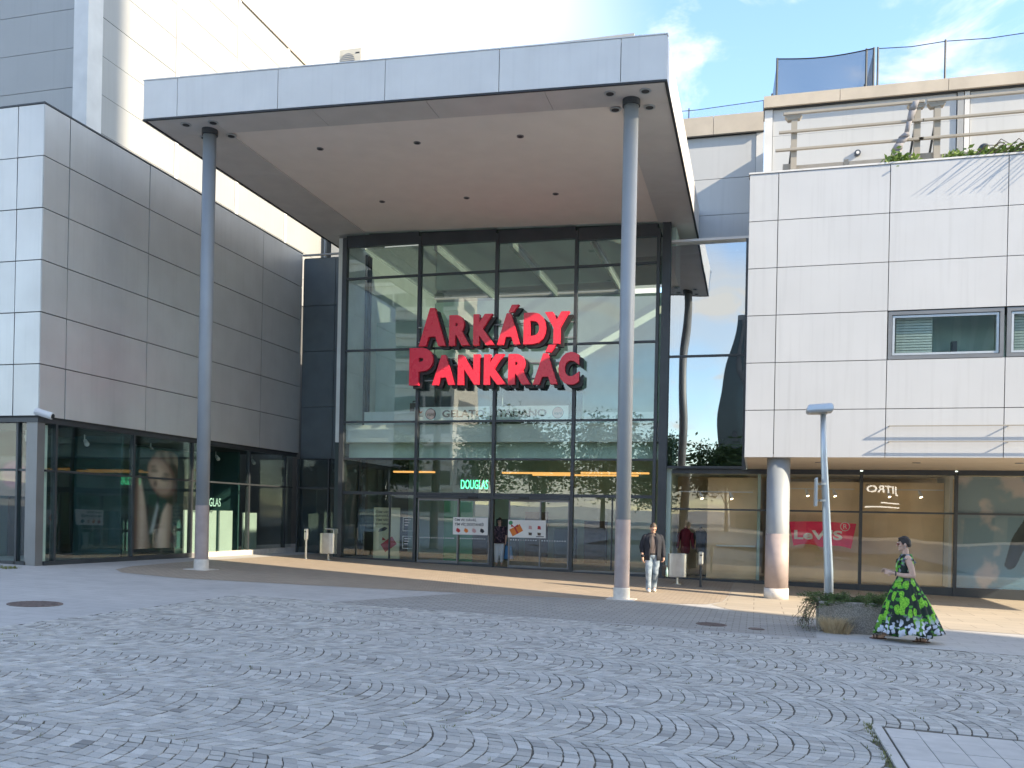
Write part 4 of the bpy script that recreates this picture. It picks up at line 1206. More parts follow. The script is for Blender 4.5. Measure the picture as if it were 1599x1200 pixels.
# creeper along the terrace edge
def leaves(m, pts, size, n, spread, flat=.6):
    for _ in range(n):
        p = rnd.choice(pts)
        c = Vector(p) + Vector((rnd.gauss(0, spread[0]), rnd.gauss(0, spread[1]), rnd.gauss(0, spread[2])))
        s = size * rnd.uniform(.6, 1.3)
        a = Vector((rnd.gauss(0, 1), rnd.gauss(0, 1), rnd.gauss(0, flat))).normalized()
        b = a.cross(Vector((rnd.gauss(0, 1), rnd.gauss(0, 1), rnd.gauss(0, 1)))).normalized()
        m.add([c - a * s, c + b * s * .5, c + a * s, c - b * s * .5], [(0, 1, 2, 3)])
def creeper(pts, n, label):
    o = thing('creeper_plant', label, 'plant', pts[0], 'creepers on the terrace edge')
    m = MB(); leaves(m, pts, .075, n * 2, (.13, .12, .09)); m.build('foliage', 'leaf_creeper', o)
    s = MB()
    for p in pts: s.ring([(p[0], p[1] + .15, 10.3), (p[0] + .03, p[1], p[2])], [.012, .008], 5)
    s.build('stem', 'bark', o)
creeper([(3.0 + .1 * k, 23.15, 10.42 + .02 * (k % 3)) for k in range(4)], 120, 'small creeper tuft spilling over the wall top by the torn cloth')
creeper([(4.3 + .12 * k, 23.5, 10.46 + .08 * (k % 2)) for k in range(12)], 420, 'bushy green creeper along the wall top right of the terrace posts')
creeper([(5.9 + .12 * k, 23.4, 10.52 + .1 * (k % 2)) for k in range(16)], 620, 'thick green creeper on the wall top at the right edge')
twig = MB()
for k in range(26):
    x = 4.6 + rnd.random() * 3.4
    twig.ring([(x, 23.2, 10.45), (x + rnd.uniform(.0, .3), BY - .12, 10.42 + rnd.uniform(.05, .25)), (x + rnd.uniform(.1, .5), BY - .42, 10.30 + rnd.uniform(-.02, .15))], [.012, .010, .006], 5)
tw = thing('trailing_twigs', 'thin twigs trailing over the white wall top and casting slanted shadows', 'plant', (5.5, 23, 10.4))
twig.build('twigs', 'bark', tw)['kind'] = 'stuff'
# roof nets
NY = 27.75
nf = thing('net_fence', 'fine wire net fence on thin posts along the upper roof at right', 'fence', (5, NY, 14.2))
for x in (3.16, 4.95, 7.2, 9.4): MB().ring([(x, NY, 14.18), (x, NY, 15.52)], [.03, .03], 8).build('post', 'dark_frame', nf)
for a, b in ((3.16, 4.95), (4.95, 7.2), (7.2, 9.4)):
    m = MB(); m.add([(a, NY, 14.2), (b, NY, 14.2), (b, NY, 15.48), ((a + b) / 2, NY, 15.43), (a, NY, 15.48)], [(0, 1, 2, 3, 4)]); m.build('net', 'net_fine', nf)
    MB().ring([(a, NY, 15.48), ((a + b) / 2, NY, 15.43), (b, NY, 15.48)], [.012] * 3, 6).build('top_wire', 'dark_frame', nf)
nd = thing('dark_net_cage', 'dark shade net stretched on posts on the upper roof', 'net', (1.6, NY, 14.2))
for x, y in ((.36, NY), (3.05, NY), (2.85, NY + .02), (.25, NY + 1.8), (3.0, NY + 1.8)):
    MB().ring([(x, y, 14.18), (x, y, 15.52 if y < 28 else 15.3)], [.032, .032], 8).build('post', 'dark_frame', nd)
m = MB(); n = 16
for j in range(7):
    for i in range(n + 1):
        u = i / n; w = j / 6
        sag = .10 * math.sin(u * math.pi) * (w ** 2)
        m.v.append((.36 + 2.69 * u, NY + .06 * math.sin(u * 9) * (1 - w), 14.2 + 1.28 * w - sag))
for j in range(6):
    for i in range(n): a = j * (n + 1) + i; m.f.append((a, a + 1, a + n + 2, a + n + 1)); m.mi.append(0)
m.build('net', 'net_dark', nd, True)
m = MB(); m.add([(.36, NY, 14.2), (.25, NY + 1.8, 14.2), (.25, NY + 1.8, 15.2), (.36, NY, 15.48)], [(0, 1, 2, 3)]); m.add([(3.05, NY, 14.2), (3.0, NY + 1.8, 14.2), (3.0, NY + 1.8, 15.2), (3.05, NY, 15.48)], [(0, 1, 2, 3)])
m.build('side_net', 'net_dark', nd)
MB().ring([(.36 + 2.69 * k / 10, NY, 15.5 - .10 * math.sin(k / 10 * math.pi)) for k in range(11)], [.018] * 11, 6).build('top_rope', 'black_metal', nd)
ln = thing('link_net_fence', 'faint wire net on the roof just right of the canopy', 'fence', (-1.5, 30.9, 15.1))
m = MB(); m.add([(-4.4, 30.9, 15.09), (0, 30.9, 15.09), (0, 30.9, 15.72), (-2.2, 30.9, 15.62), (-4.4, 30.9, 15.66)], [(0, 1, 2, 3, 4)]); m.build('net', 'net_fine', ln)
MB().ring([(-4.4, 30.9, 15.66), (-2.2, 30.9, 15.62), (0, 30.9, 15.72)], [.012] * 3, 6).build('top_wire', 'dark_frame', ln)
for x in (-4.4, -2.45, 0.0): MB().ring([(x, 30.9, 15.08), (x, 30.9, 15.7)], [.02, .02], 6).build('post', 'dark_frame', ln)

# ================================================================== STREET FURNITURE
def bin_(x, y, label, hooded):
    g = gz(x, y); o = thing('litter_bin', label, 'litter bin', (x, y, g), 'steel litter bins beside the entrance')
    n = 28; m = MB()
    def rr(w, d, z): return [(x + w * (abs(math.cos(t)) ** .6) * (1 if math.cos(t) > 0 else -1), y + d * (abs(math.sin(t)) ** .6) * (1 if math.sin(t) > 0 else -1), z) for t in [2 * math.pi * k / n for k in range(n)]]
    rings = [rr(.245, .16, g + .20), rr(.27, .18, g + .225), rr(.27, .18, g + .88), rr(.25, .165, g + .885), rr(.245, .16, g + .80)]
    vs = [p for rg in rings for p in rg]; fs = [tuple(reversed(range(n)))]
    for j in range(len(rings) - 1):
        for k in range(n): fs.append((j * n + k, j * n + (k + 1) % n, (j + 1) * n + (k + 1) % n, (j + 1) * n + k))
    m.add(vs, fs); b = m.build('body', 'steel', o, False)
    m = MB(); m.add(rr(.23, .15, g + .79), [tuple(range(n))]); m.build('liner', 'black_metal', o)
    MB().ring([(x, y + .02, g - .02), (x, y + .02, g + .28)], [.035, .035], 12).build('post', 'steel', o)
    MB().ring([(x, y + .02, g), (x, y + .02, g + .015)], [.11, .11], 20).build('foot', 'steel', o)
    if hooded:
        h = MB(); pr = []
        for k in range(9):
            t = k / 8; pr.append((x - .05 + .31 * t, g + 1.06 - .02 * (1 - t) - .03 * t * t))
        poly = pr + [(x + .27, g + .88), (x + .235, g + .88), (x + .225, g + 1.0), (x - .05, g + 1.015)]
        h.prism(poly, y - .16, y + .16); bevelled(h.build('hood', 'steel', o), .01)
    return o
bin_(-13.55, 26.9, 'steel litter bin with a hood left of the glass hall', True)
bin_(-2.15, 26.2, 'steel litter bin without hood right of the glass hall', False)
def ashpost(x, y, label, mt):
    g = gz(x, y); o = thing('ash_post', label, 'ashtray', (x, y, g), 'ashtray posts beside the litter bins')
    MB().ring([(x, y, g - .02), (x, y, g + .98)], [.035, .035], 14).build('post', mt, o)
    MB().ring([(x, y, g + .62), (x, y, g + .66), (x, y, g + .98), (x, y, g + 1.0)], [.06, .075, .075, .05], 18).build('ash_box', 'steel', o, False)
    part('slot', 'black_metal', o, x - .03, x + .03, y - .079, y - .07, g + .88, g + .92)
    MB().ring([(x, y, g), (x, y, g + .012)], [.08, .08], 16).build('foot', mt, o)
ashpost(-14.25, 26.7, 'slim steel ashtray post left of the hooded bin', 'steel')
ashpost(-1.45, 25.6, 'dark slim ashtray post in front of the tan shop window', 'dark_frame')

lx, ly = 1.36, 17.75; lg = gz(lx, ly)
lamp = thing('street_lamp', 'slender grey street lamp with a flat head rising behind the planter', 'street lamp', (lx, ly, lg))
tx = 1.185
MB().ring([(lx, ly, lg - .1), (lx - .02, ly, lg + 1.0), (tx + .03, ly, 3.0), (tx, ly, 3.82)], [.088, .082, .06, .05], 20).build('pole', 'galvanised', lamp, True)
hd = MB(); cxh = tx - .06
vs = []
for z, k in ((3.80, .86), (3.84, 1.0), (3.93, .93), (3.96, .80)):
    for a, b in ((-1, -1), (1, -1), (1, 1), (-1, 1)): vs.append((cxh + a * .245 * k, ly + b * .20 * k, z + .012 * a))
fs = [(3, 2, 1, 0), (12, 13, 14, 15)]
for j in range(3):
    for k in range(4): fs.append((j * 4 + k, j * 4 + (k + 1) % 4, (j + 1) * 4 + (k + 1) % 4, (j + 1) * 4 + k))
hd.add(vs, fs); bevelled(hd.build('lamp_head', 'galvanised', lamp), .015)
part('lamp_glass', 'white_plastic', lamp, cxh - .17, cxh + .13, ly - .13, ly + .13, 3.785, 3.797)
sgn = thing('pole_sign', 'small grey sign seen edge-on strapped to the lamp pole', 'sign', (tx, ly, 2.3))
bevelled(part('plate', 'galvanised', sgn, tx - .125, tx - .085, ly - .26, ly + .2, 2.05, 2.58), .012)
for z in (2.16, 2.47):
    MB().ring([(tx + .03, ly, z - .02), (tx + .03, ly, z + .02)], [.078, .078], 16).build('clamp', 'steel', sgn)
    part('arm', 'steel', sgn, tx - .085, tx - .02, ly - .02, ly + .02, z - .015, z + .015)

# planter with juniper and dry grass
px0, px1, py0, py1 = 1.10, 2.42, 16.55, 17.35
pg = gz(1.7, 16.9)
plt = thing('concrete_planter', 'rough concrete planter box at right behind the walking woman', 'planter', (1.75, 16.95, pg))
m = MB(); t = .09
for z0, z1, a in ((pg - .1, pg + .54, 0),):
    m.box(px0, px1, py0, py0 + t, z0, z1).box(px0, px1, py1 - t, py1, z0, z1).box(px0, px0 + t, py0 + t, py1 - t, z0, z1).box(px1 - t, px1, py0 + t, py1 - t, z0, z1)
bevelled(m.build('tub', 'exposed_aggregate', plt), .02, 2)
part('soil', 'joint_bed', plt, px0 + t, px1 - t, py0 + t, py1 - t, pg, pg + .46)
jun = thing('juniper_shrub', 'low green juniper spreading over the concrete planter', 'shrub', (1.75, 16.95, pg + .46))
br = MB(); lf = MB()
for k in range(70):
    a = rnd.uniform(0, 6.28); x, y = rnd.uniform(px0 + .05, px1 - .1), rnd.uniform(py0 + .08, py1 - .12)
    L = rnd.uniform(.25, .5); up = rnd.uniform(.10, .5)
    front = y < py0 + .4
    p0 = Vector((x, y, pg + .45)); p1 = p0 + Vector((math.cos(a) * L * .5, math.sin(a) * L * .5 - (.06 if front else 0), L * up + .03)); p2 = p1 + Vector((math.cos(a) * L * .5, math.sin(a) * L * .5 - (.06 if front else 0), -L * .15 + (up - .2) * .2))
    br.ring([p0, p1, p2], [.010, .007, .003], 5)
    for q in range(120):
        t = rnd.random(); c = p0.lerp(p1, t * 2) if t < .5 else p1.lerp(p2, t * 2 - 1)
        c = c + Vector((rnd.gauss(0, .025), rnd.gauss(0, .025), rnd.gauss(0, .022)))
        d = Vector((math.cos(a) + rnd.gauss(0, .7), math.sin(a) + rnd.gauss(0, .7), rnd.gauss(.3, .6))).normalized()
        s = d.cross(Vector((rnd.gauss(0, 1), rnd.gauss(0, 1), rnd.gauss(0, 1)))).normalized() * .006
        l = rnd.uniform(.035, .075)
        lf.add([c - s, c + s, c + d * l], [(0, 1, 2)])
br.build('branch', 'bark', jun); lf.build('foliage', 'leaf_juniper', jun)
# trailing bare branches on the left end
tr = thing('trailing_branch', 'dark straggly branches hanging over the left end of the planter', 'plant', (1.0, 16.7, pg + .1))
b2 = MB(); l2 = MB()
for k in range(20):
    x = px0 + rnd.uniform(-.02, .12); y = py0 + rnd.uniform(-.02, .5)
    pts = [Vector((x, y, pg + .5)), Vector((x - rnd.uniform(.08, .2), y - rnd.uniform(0, .1), pg + rnd.uniform(.42, .58))), Vector((x - rnd.uniform(.18, .33), y - rnd.uniform(0, .2), pg + rnd.uniform(.2, .4))), Vector((x - rnd.uniform(.2, .42), y - rnd.uniform(0, .25), pg + rnd.uniform(.02, .2)))]
    b2.ring(pts, [.007, .006, .005, .003], 5)
    for q in range(26):
        c = rnd.choice(pts[1:]).lerp(rnd.choice(pts[1:]), rnd.random()) + Vector((rnd.gauss(0, .03), rnd.gauss(0, .03), rnd.gauss(0, .03)))
        d = Vector((rnd.gauss(0, 1), rnd.gauss(0, 1), rnd.gauss(0, 1))).normalized(); s = d.cross(Vector((.3, .5, .8))).normalized() * .006
        l2.add([c - s, c + s, c + d * .04], [(0, 1, 2)])
b2.build('branch', 'bark', tr); l2.build('foliage', 'leaf_juniper', tr)
dg_ = thing('dry_grass_tuft', 'tuft of straw-coloured dry grass at the foot of the planter', 'grass', (1.35, 16.45, pg))
m = MB(); blades(m, 1.33, 16.44, lambda x, y: gz(x, y), 700, .15, .42, 1.0, .004); blades(m, 1.50, 16.42, lambda x, y: gz(x, y), 160, .10, .24, 1.2, .004)
m.build('blades', 'grass_dry', dg_)['kind'] = 'stuff'
ge = thing('grass_strip', 'thin strip of grass by the wing corner at the left edge', 'grass', on_ground(-16.8, 17.0))
m = MB()
for k in range(46): blades(m, -17.6 + rnd.random() * 1.25, 16.75 + rnd.uniform(-.15, .2), lambda x, y: gz(x, y), 8, .08, .09, .9, .005)
m.build('blades', 'grass_green', ge)['kind'] = 'stuff'

# ================================================================== PEOPLE
def remeshed(name, mb, voxel, mat, parent, smooth=6):
    me = bpy.data.meshes.new('tmp'); me.from_pydata(mb.v, [], mb.f); me.update()
    bm = bmesh.new(); bm.from_mesh(me); bmesh.ops.recalc_face_normals(bm, faces=bm.faces); bm.to_mesh(me); bm.free()
    o = bpy.data.objects.new('tmp', me); COL.objects.link(o)
    r = o.modifiers.new('r', 'REMESH'); r.mode = 'VOXEL'; r.voxel_size = voxel
    s = o.modifiers.new('s', 'SMOOTH'); s.factor = .5; s.iterations = smooth
    dg = bpy.context.evaluated_depsgraph_get()
    m2 = bpy.data.meshes.new_from_object(o.evaluated_get(dg))
    bpy.data.objects.remove(o); bpy.data.meshes.remove(me)
    m2.materials.clear(); m2.name = name
    return link_mesh(name, m2, mat, parent, True)
def head_shapes(m, c, s=1.0, tilt=0., turn=0.):
    """head centred at c, facing -Y"""
    rt = Matrix.Rotation(turn, 3, 'Z') @ Matrix.Rotation(tilt, 3, 'X'); c = Vector(c)
    def at(x, y, z): return c + rt @ (Vector((x, y, z)) * s)
    m.ellipsoid(at(0, .012, .025), (.074 * s, .092 * s, .092 * s), rot=rt)
    m.ellipsoid(at(0, -.018, -.045), (.056 * s, .066 * s, .068 * s), rot=rt)
    m.ellipsoid(at(0, -.062, -.088), (.026 * s, .022 * s, .022 * s), rot=rt)
    m.ellipsoid(at(0, -.088, .028), (.052 * s, .018 * s, .016 * s), rot=rt)
    m.limb([at(0, -.086, .018), at(0, -.106, -.018)], [.010 * s, .015 * s], 8)
    m.ellipsoid(at(0, -.082, -.058), (.024 * s, .012 * s, .009 * s), rot=rt)
    for sg in (-1, 1):
        m.ellipsoid(at(sg * .078, .012, -.006), (.011 * s, .022 * s, .033 * s), 10, 8, rot=rt)
        m.ellipsoid(at(sg * .042, -.055, -.02), (.022 * s, .022 * s, .024 * s), 10, 8, rot=rt)
    return at, rt
def eyes(parent, at, s):
    m = MB()
    for sg in (-1, 1): m.ellipsoid(at(sg * .031, -.083, .005), (.011 * s,) * 3, 10, 8)
    m.build('eyes', 'print_ink', parent, True, off=(0, 0, 0))
    b = MB()
    for sg in (-1, 1): b.limb([at(sg * .014, -.100, .024), at(sg * .048, -.094, .026)], [.0045 * s, .0035 * s], 6)
    b.build('eyebrows', 'hair_dark', parent, True, off=(0, 0, 0))
def hair(parent, at, rt, s, mat, low=-.02, back=-.07, front=.055, puff=1.06):
    """cap of hair: sphere shell cut along a hair line"""
    m = MB(); n, k = 28, 18
    vs = {}; 
    for j in range(k + 1):
        th = math.pi * .66 * j / k
        for i in range(n):
            ph = 2 * math.pi * i / n
            f = -math.sin(ph)                       # 1 at the front
            lim = front if f > .55 else (low if f > -.35 else back)
            z = .118 * math.cos(th) + .0
            zz = max(z, lim - .025)
            rr = math.sqrt(max(0, 1 - (max(min(zz / .118, 1), -1)) ** 2))
            r0 = puff * (1 + .035 * mnoise.noise((math.cos(ph) * 5, math.sin(ph) * 5, th * 5)))
            vs[(j, i)] = at(.077 * rr * math.cos(ph) * r0, .012 + .098 * rr * math.sin(ph) * r0, .014 + zz * r0)
    idx = {q: i for i, q in enumerate(vs)}
    m.v = [tuple(v) for v in vs.values()]
    for j in range(k):
        for i in range(n): m.f.append((idx[(j, i)], idx[(j + 1, i)], idx[(j + 1, (i + 1) % n)], idx[(j, (i + 1) % n)])); m.mi.append(0)
    return m.build('hair', mat, parent, True, off=(0, 0, 0))
def hand_shapes(m, wrist, d, palm_n, curl=.5, s=1., thumb=1):
    """wrist position, pointing direction d, palm normal; five fingers"""
    d = Vector(d).normalized(); n = Vector(palm_n).normalized(); w = d.cross(n).normalized() * thumb
    wrist = Vector(wrist)
    m.limb([wrist, wrist + d * .05 * s], [.026 * s, .030 * s], 10)
    for k, (off, L) in enumerate(((.030, .070), (.011, .080), (-.009, .074), (-.027, .058))):
        p = wrist + d * .075 * s + w * off * s
        m.limb([wrist + d * .04 * s + w * off * .8 * s, p], [.014 * s, .011 * s], 8)
        q = p + (d * math.cos(curl * .6) + n * math.sin(curl * .6)) * L * .55 * s
        e = q + (d * math.cos(curl * 1.6) + n * math.sin(curl * 1.6)) * L * .5 * s
        m.limb([p, q, e], [.0105 * s, .0095 * s, .0085 * s], 8)
    b = wrist + d * .02 * s + w * .024 * s
    t1 = b + (d * .6 + w * .7 + n * .3).normalized() * .04 * s
    m.limb([b, t1, t1 + (d * .9 + w * .1 + n * .45).normalized() * .034 * s], [.014 * s, .011 * s, .0095 * s], 8)
def loft(m, rings, n=40, fn=None, a0=0., a1=2 * math.pi, closed=True):
    """rings (cx, cy, z, rx, ry); fn(angle, t) scales the radius"""
    b = len(m.v); k = n if closed else n + 1
    for j, (cx, cy, z, rx, ry) in enumerate(rings):
        t = j / (len(rings) - 1)
        for i in range(k):
            a = a0 + (a1 - a0) * i / n; f = fn(a, t) if fn else 1.
            m.v.append((cx + rx * f * math.cos(a), cy + ry * f * math.sin(a), z))
    for j in range(len(rings) - 1):
        for i in range(n if closed else n):
            i2 = (i + 1) % k
            if not closed and i == n: continue
            m.f.append((b + j * k + i, b + j * k + i2, b + (j + 1) * k + i2, b + (j + 1) * k + i)); m.mi.append(0)
def solid(o, th):
    s = o.modifiers.new('thickness', 'SOLIDIFY'); s.thickness = th; s.offset = 1
    return o
def person(label, loc, rz):
    o = thing('person', label, 'person', loc); o.rotation_euler = (0, 0, rz); return o

# woman in the long leaf-print dress, walking to the left (local: facing -Y)
wl_ = on_ground(2.40, 15.95, .012)
W1 = person('woman in a long green and black leaf-print dress walking left past the planter', wl_, R(-92))
m = MB()
at, rt = head_shapes(m, (0, -.035, 1.585), 1.0, R(3), 0)
m.limb([(0, .0, 1.36), (0, -.012, 1.50)], [.056, .050], 14)
m.ellipsoid((0, .0, 1.30), (.165, .095, .115)); m.ellipsoid((0, -.01, 1.15), (.14, .10, .15)); m.ellipsoid((0, .0, .95), (.16, .12, .14))
# near (left) arm: hangs to the elbow, forearm carried forward
m.limb([(.185, .01, 1.36), (.225, .055, 1.22), (.235, .085, 1.085)], [.056, .050, .043], 12)
m.limb([(.235, .085, 1.085), (.20, -.06, 1.085), (.15, -.20, 1.115)], [.043, .036, .026], 12)
hand_shapes(m, (.15, -.21, 1.118), (-.18, -1, .10), (-1, .1, -.2), .75, .95, 1)
m.limb([(-.185, .01, 1.36), (-.22, .03, 1.22), (-.225, .02, 1.09)], [.052, .046, .040], 12)
m.limb([(-.225, .02, 1.09), (-.16, -.12, 1.10), (-.09, -.24, 1.135)], [.040, .034, .025], 12)
hand_shapes(m, (-.085, -.25, 1.138), (.2, -1, .1), (1, .1, -.2), .75, .95, -1)
for sx, pts in ((.07, [(.08, 0, .90), (.08, .17, .50), (.075, .33, .13)]), (-.07, [(-.08, 0, .90), (-.08, -.20, .50), (-.08, -.30, .10)])):
    m.limb(pts, [.085, .055, .038], 12)
m.limb([(.075, .34, .10), (.075, .30, .045), (.078, .18, .032)], [.034, .034, .026], 10)
m.limb([(-.08, -.29, .09), (-.08, -.32, .042), (-.082, -.47, .030)], [.034, .034, .026], 10)
remeshed('body', m, .0065, 'skin_light', W1, 4)
eyes(W1, at, 1.0)
hair(W1, at, rt, 1.0, 'hair_dark', .012, -.065, .062, 1.07)
m = MB(); m.ellipsoid(at(0, .0, .098), (.066, .085, .032), rot=rt); m.ellipsoid(at(0, -.045, .095), (.055, .04, .022), rot=rt)
m.build('hair_top', 'hair_dark', W1, True, off=(0, 0, 0))
m = MB()
for sg in (-1, 1):
    m.ring([at(sg * .036 + .021 * math.cos(a * .5236), -.101, .004 + .017 * math.sin(a * .5236)) for a in range(13)], [.0022] * 13, 5)
    m.ring([at(sg * .058, -.098, .008), at(sg * .078, -.01, .010)], [.002, .002], 5)
m.build('glasses', 'print_crimson', W1, True, off=(0, 0, 0))
m = MB(); m.ellipsoid(at(.080, .012, -.045), (.007, .007, .010), 8, 6); m.build('earring', 'steel', W1, True, off=(0, 0, 0))
m = MB()
def pleat(a, t): return 1 + (.015 + .12 * t) * (math.sin(a * 7 + 1.6 * math.sin(a * 2 + t * 2.2)) * .7 + .5 * math.sin(a * 17 + 2 * math.sin(a + t))) * sstep(.0, .35, t) + .04 * t * math.sin(a * 3 + 1)
skirt = [(0, .0, 1.055, .155, .125), (0, .0, .99, .175, .15), (0, .01, .86, .225, .225), (0, .025, .70, .265, .30), (0, .04, .52, .30, .37), (0, .055, .34, .33, .435), (0, .065, .20, .35, .48), (0, .07, .115, .36, .505)]
loft(m, skirt, 120, pleat)
m.v = [(x, y, z + (.03 * math.sin(math.atan2(y, x) * 5 + .6) if z < .13 else 0)) for x, y, z in m.v]
solid(m.build('skirt', 'leaf_print_dress', W1, True, off=(0, 0, 0)), .006)
m = MB()
loft(m, [(0, 0, 1.05, .155, .122), (0, -.005, 1.12, .165, .132), (0, -.01, 1.22, .178, .142), (0, -.003, 1.32, .190, .118), (0, .003, 1.385, .175, .095), (0, .004, 1.425, .115, .078)], 48)
solid(m.build('bodice', 'leaf_print_dress', W1, True, off=(0, 0, 0)), .006)
for sg in (-1, 1):
    m = MB(); n_ = 16
    for j in range(4):
        for i in range(n_ + 1):
            a = math.pi * (i / n_ - .5) * 1.25
            rr = .060 + .020 * j + .006 * math.sin(i * 2.4) * j
            m.v.append((sg * (.160 + .026 * j), rr * math.sin(a), 1.375 - .010 * j + (rr - .02) * math.cos(a) * .62 - .018 * j))
    for j in range(3):
        for i in range(n_): a = j * (n_ + 1) + i; m.f.append((a, a + 1, a + n_ + 2, a + n_ + 1)); m.mi.append(0)
    solid(m.build('cap_sleeve', 'leaf_print_dress', W1, True, off=(0, 0, 0)), .005)
m = MB(); m.ring([(.163 + .03 * math.cos(t * .5236) , -.168, 1.108 + .031 * math.sin(t * .5236)) for t in range(13)], [.010] * 13, 6); m.build('bracelet', 'black_metal', W1, True, off=(0, 0, 0))
for (x, y, yaw) in ((.077, .25, 0), (-.081, -.395, 0)):
    m = MB()
    sole = [(x + .042 * math.cos(t) * (1 + .2 * -math.sin(t)), y + .135 * math.sin(t)) for t in [k * 2 * math.pi / 20 for k in range(20)]]
    m.add([(a, b, .0) for a, b in sole] + [(a, b, .018) for a, b in sole], [tuple(reversed(range(20))), tuple(range(20, 40))] + [(i, (i + 1) % 20, 20 + (i + 1) % 20, 20 + i) for i in range(20)])
    for yy in (y - .07, y - .02): m.ring([(x - .045, yy, .018), (x - .03, yy, .060), (x, yy, .072), (x + .03, yy, .060), (x + .045, yy, .018)], [.010] * 5, 6)
    m.ring([(x - .035, y + .09, .03), (x, y + .12, .085), (x + .035, y + .09, .03)], [.007] * 3, 6)
    m.build('sandal', 'sandal', W1, False, off=(0, 0, 0))

# man in a dark blazer walking towards the viewer
ml = on_ground(-2.48, 22.65, .008)
M1 = person('man in dark blazer and light jeans beside the right canopy column', ml, R(16))
m = MB()
at, rt = head_shapes(m, (0, -.055, 1.60), 1.0, R(24), R(8))
m.limb([(0, .01, 1.40), (0, -.02, 1.52)], [.064, .058], 14)
m.ellipsoid((0, 0, 1.30), (.18, .10, .13)); m.ellipsoid((0, 0, 1.08), (.155, .10, .17)); m.ellipsoid((0, 0, .90), (.155, .11, .12))
RA = [(-.205, .01, 1.38), (-.265, .035, 1.12), (-.255, -.055, .88)]; LA = [(.205, .01, 1.38), (.270, .05, 1.12), (.275, -.03, .88)]
for A in (RA, LA): m.limb(A, [.056, .046, .030], 12)
hand_shapes(m, (-.254, -.06, .87), (.02, -.12, -1), (1, 0, 0), .7, 1.05, -1)
hand_shapes(m, (.275, -.035, .87), (.0, -.10, -1), (-1, 0, 0), 1.1, 1.05, 1)
RL = [(-.09, 0, .88), (-.10, -.09, .48), (-.095, -.05, .10)]; LL = [(.09, 0, .88), (.085, -.02, .47), (.07, .14, .12)]
for L in (RL, LL): m.limb(L, [.088, .058, .042], 12)
m.limb([(-.095, -.05, .09), (-.10, -.19, .045)], [.04, .035], 10); m.limb([(.07, .14, .10), (.075, .02, .045)], [.04, .035], 10)
remeshed('body', m, .0068, 'skin', M1, 4)
eyes(M1, at, 1.0)
hair(M1, at, rt, 1.0, 'hair_grey', .03, -.05, .075, 1.045)
m = MB()
loft(m, [(0, 0, .93, .165, .118), (0, 0, 1.06, .172, .122), (0, -.005, 1.2, .182, .126), (0, 0, 1.32, .190, .118), (0, 0, 1.40, .16, .095), (0, -.002, 1.455, .085, .075), (0, -.006, 1.485, .068, .066)], 36)
m.build('shirt', 'shirt', M1, True, off=(0, 0, 0))
m = MB()
m.limb([(RL[0][0], 0, .93)] + RL[:1] + [(-.10, -.05, .68)] + RL[1:2] + [(-.098, -.06, .28), (-.095, -.05, .085)], [.098, .105, .092, .078, .068, .070], 16)
m.limb([(LL[0][0], 0, .93)] + LL[:1] + [(.09, -.01, .68)] + LL[1:2] + [(.078, .07, .28), (.07, .14, .095)], [.098, .105, .092, .078, .068, .070], 16)
m.ellipsoid((0, 0, .90), (.172, .125, .11))
remeshed('jeans', m, .010, 'jeans', M1, 3)
m = MB()
gap0, gap1 = R(-90 + 24), R(270 - 24)
def jfold(a, t): return 1 + .018 * math.sin(a * 7 + t * 9) + .012 * math.sin(a * 3 - t * 14)
loft(m, [(0, .005, .80, .208, .150), (0, .003, .92, .205, .147), (0, 0, 1.05, .203, .143), (0, 0, 1.18, .212, .147), (0, 0, 1.30, .222, .140), (0, 0, 1.38, .215, .118), (0, .003, 1.43, .16, .098), (0, .006, 1.475, .088, .083)], 44, jfold, gap0, gap1, False)
solid(m.build('blazer', 'blazer', M1, True, off=(0, 0, 0)), .012)
for A in (RA, LA):
    m = MB(); A_ = [Vector(q) for q in A]
    m.limb([A_[0] + Vector((-.012 if A_[0].x > 0 else .012, 0, -.012)), A_[0].lerp(A_[1], .5), A_[1], A_[1].lerp(A_[2], .5), A_[2] + Vector((0, 0, .03))], [.079, .074, .066, .058, .052], 14)
    m.build('blazer_sleeve', 'blazer', M1, True, off=(0, 0, 0))
for sg in (-1, 1):
    m = MB(); m.add([(sg * .04, -.112, 1.44), (sg * .105, -.115, 1.40), (sg * .115, -.152, 1.28), (sg * .075, -.158, 1.08)], [(0, 1, 2, 3)])
    solid(m.build('lapel', 'blazer', M1, off=(0, 0, 0)), .008)
m = MB(); loft(m, [(0, 0, .945, .171, .124), (0, 0, .975, .171, .124)], 30); solid(m.build('belt', 'bag_black', M1, off=(0, 0, 0)), .006)
for (x, y0_, z) in ((-.098, -.11, 0), (.072, .085, 0)):
    m = MB(); m.limb([(x, y0_ + .09, .050), (x, y0_, .052), (x, y0_ - .10, .040)], [.046, .048, .038], 12)
    m.v = [(a, b, max(c, .0)) for a, b, c in m.v]; m.build('shoe', 'shoe_white', M1, True, off=(0, 0, 0))
bagm = thing('hand_bag', 'small black bag with a bottle hanging from the hand of the man in the blazer', 'bag', (ml[0] + .31, ml[1] + .03, ml[2] + .35))
bevelled(part('pouch', 'bag_black', bagm, ml[0] + .24, ml[0] + .36, ml[1] - .06, ml[1] + .16, ml[2] + .42, ml[2] + .68), .025, 3)
MB().ring([(ml[0] + .28, ml[1] + .0, ml[2] + .68), (ml[0] + .285, ml[1] + .03, ml[2] + .80), (ml[0] + .28, ml[1] + .10, ml[2] + .68)], [.008] * 3, 6).build('strap', 'bag_black', bagm)
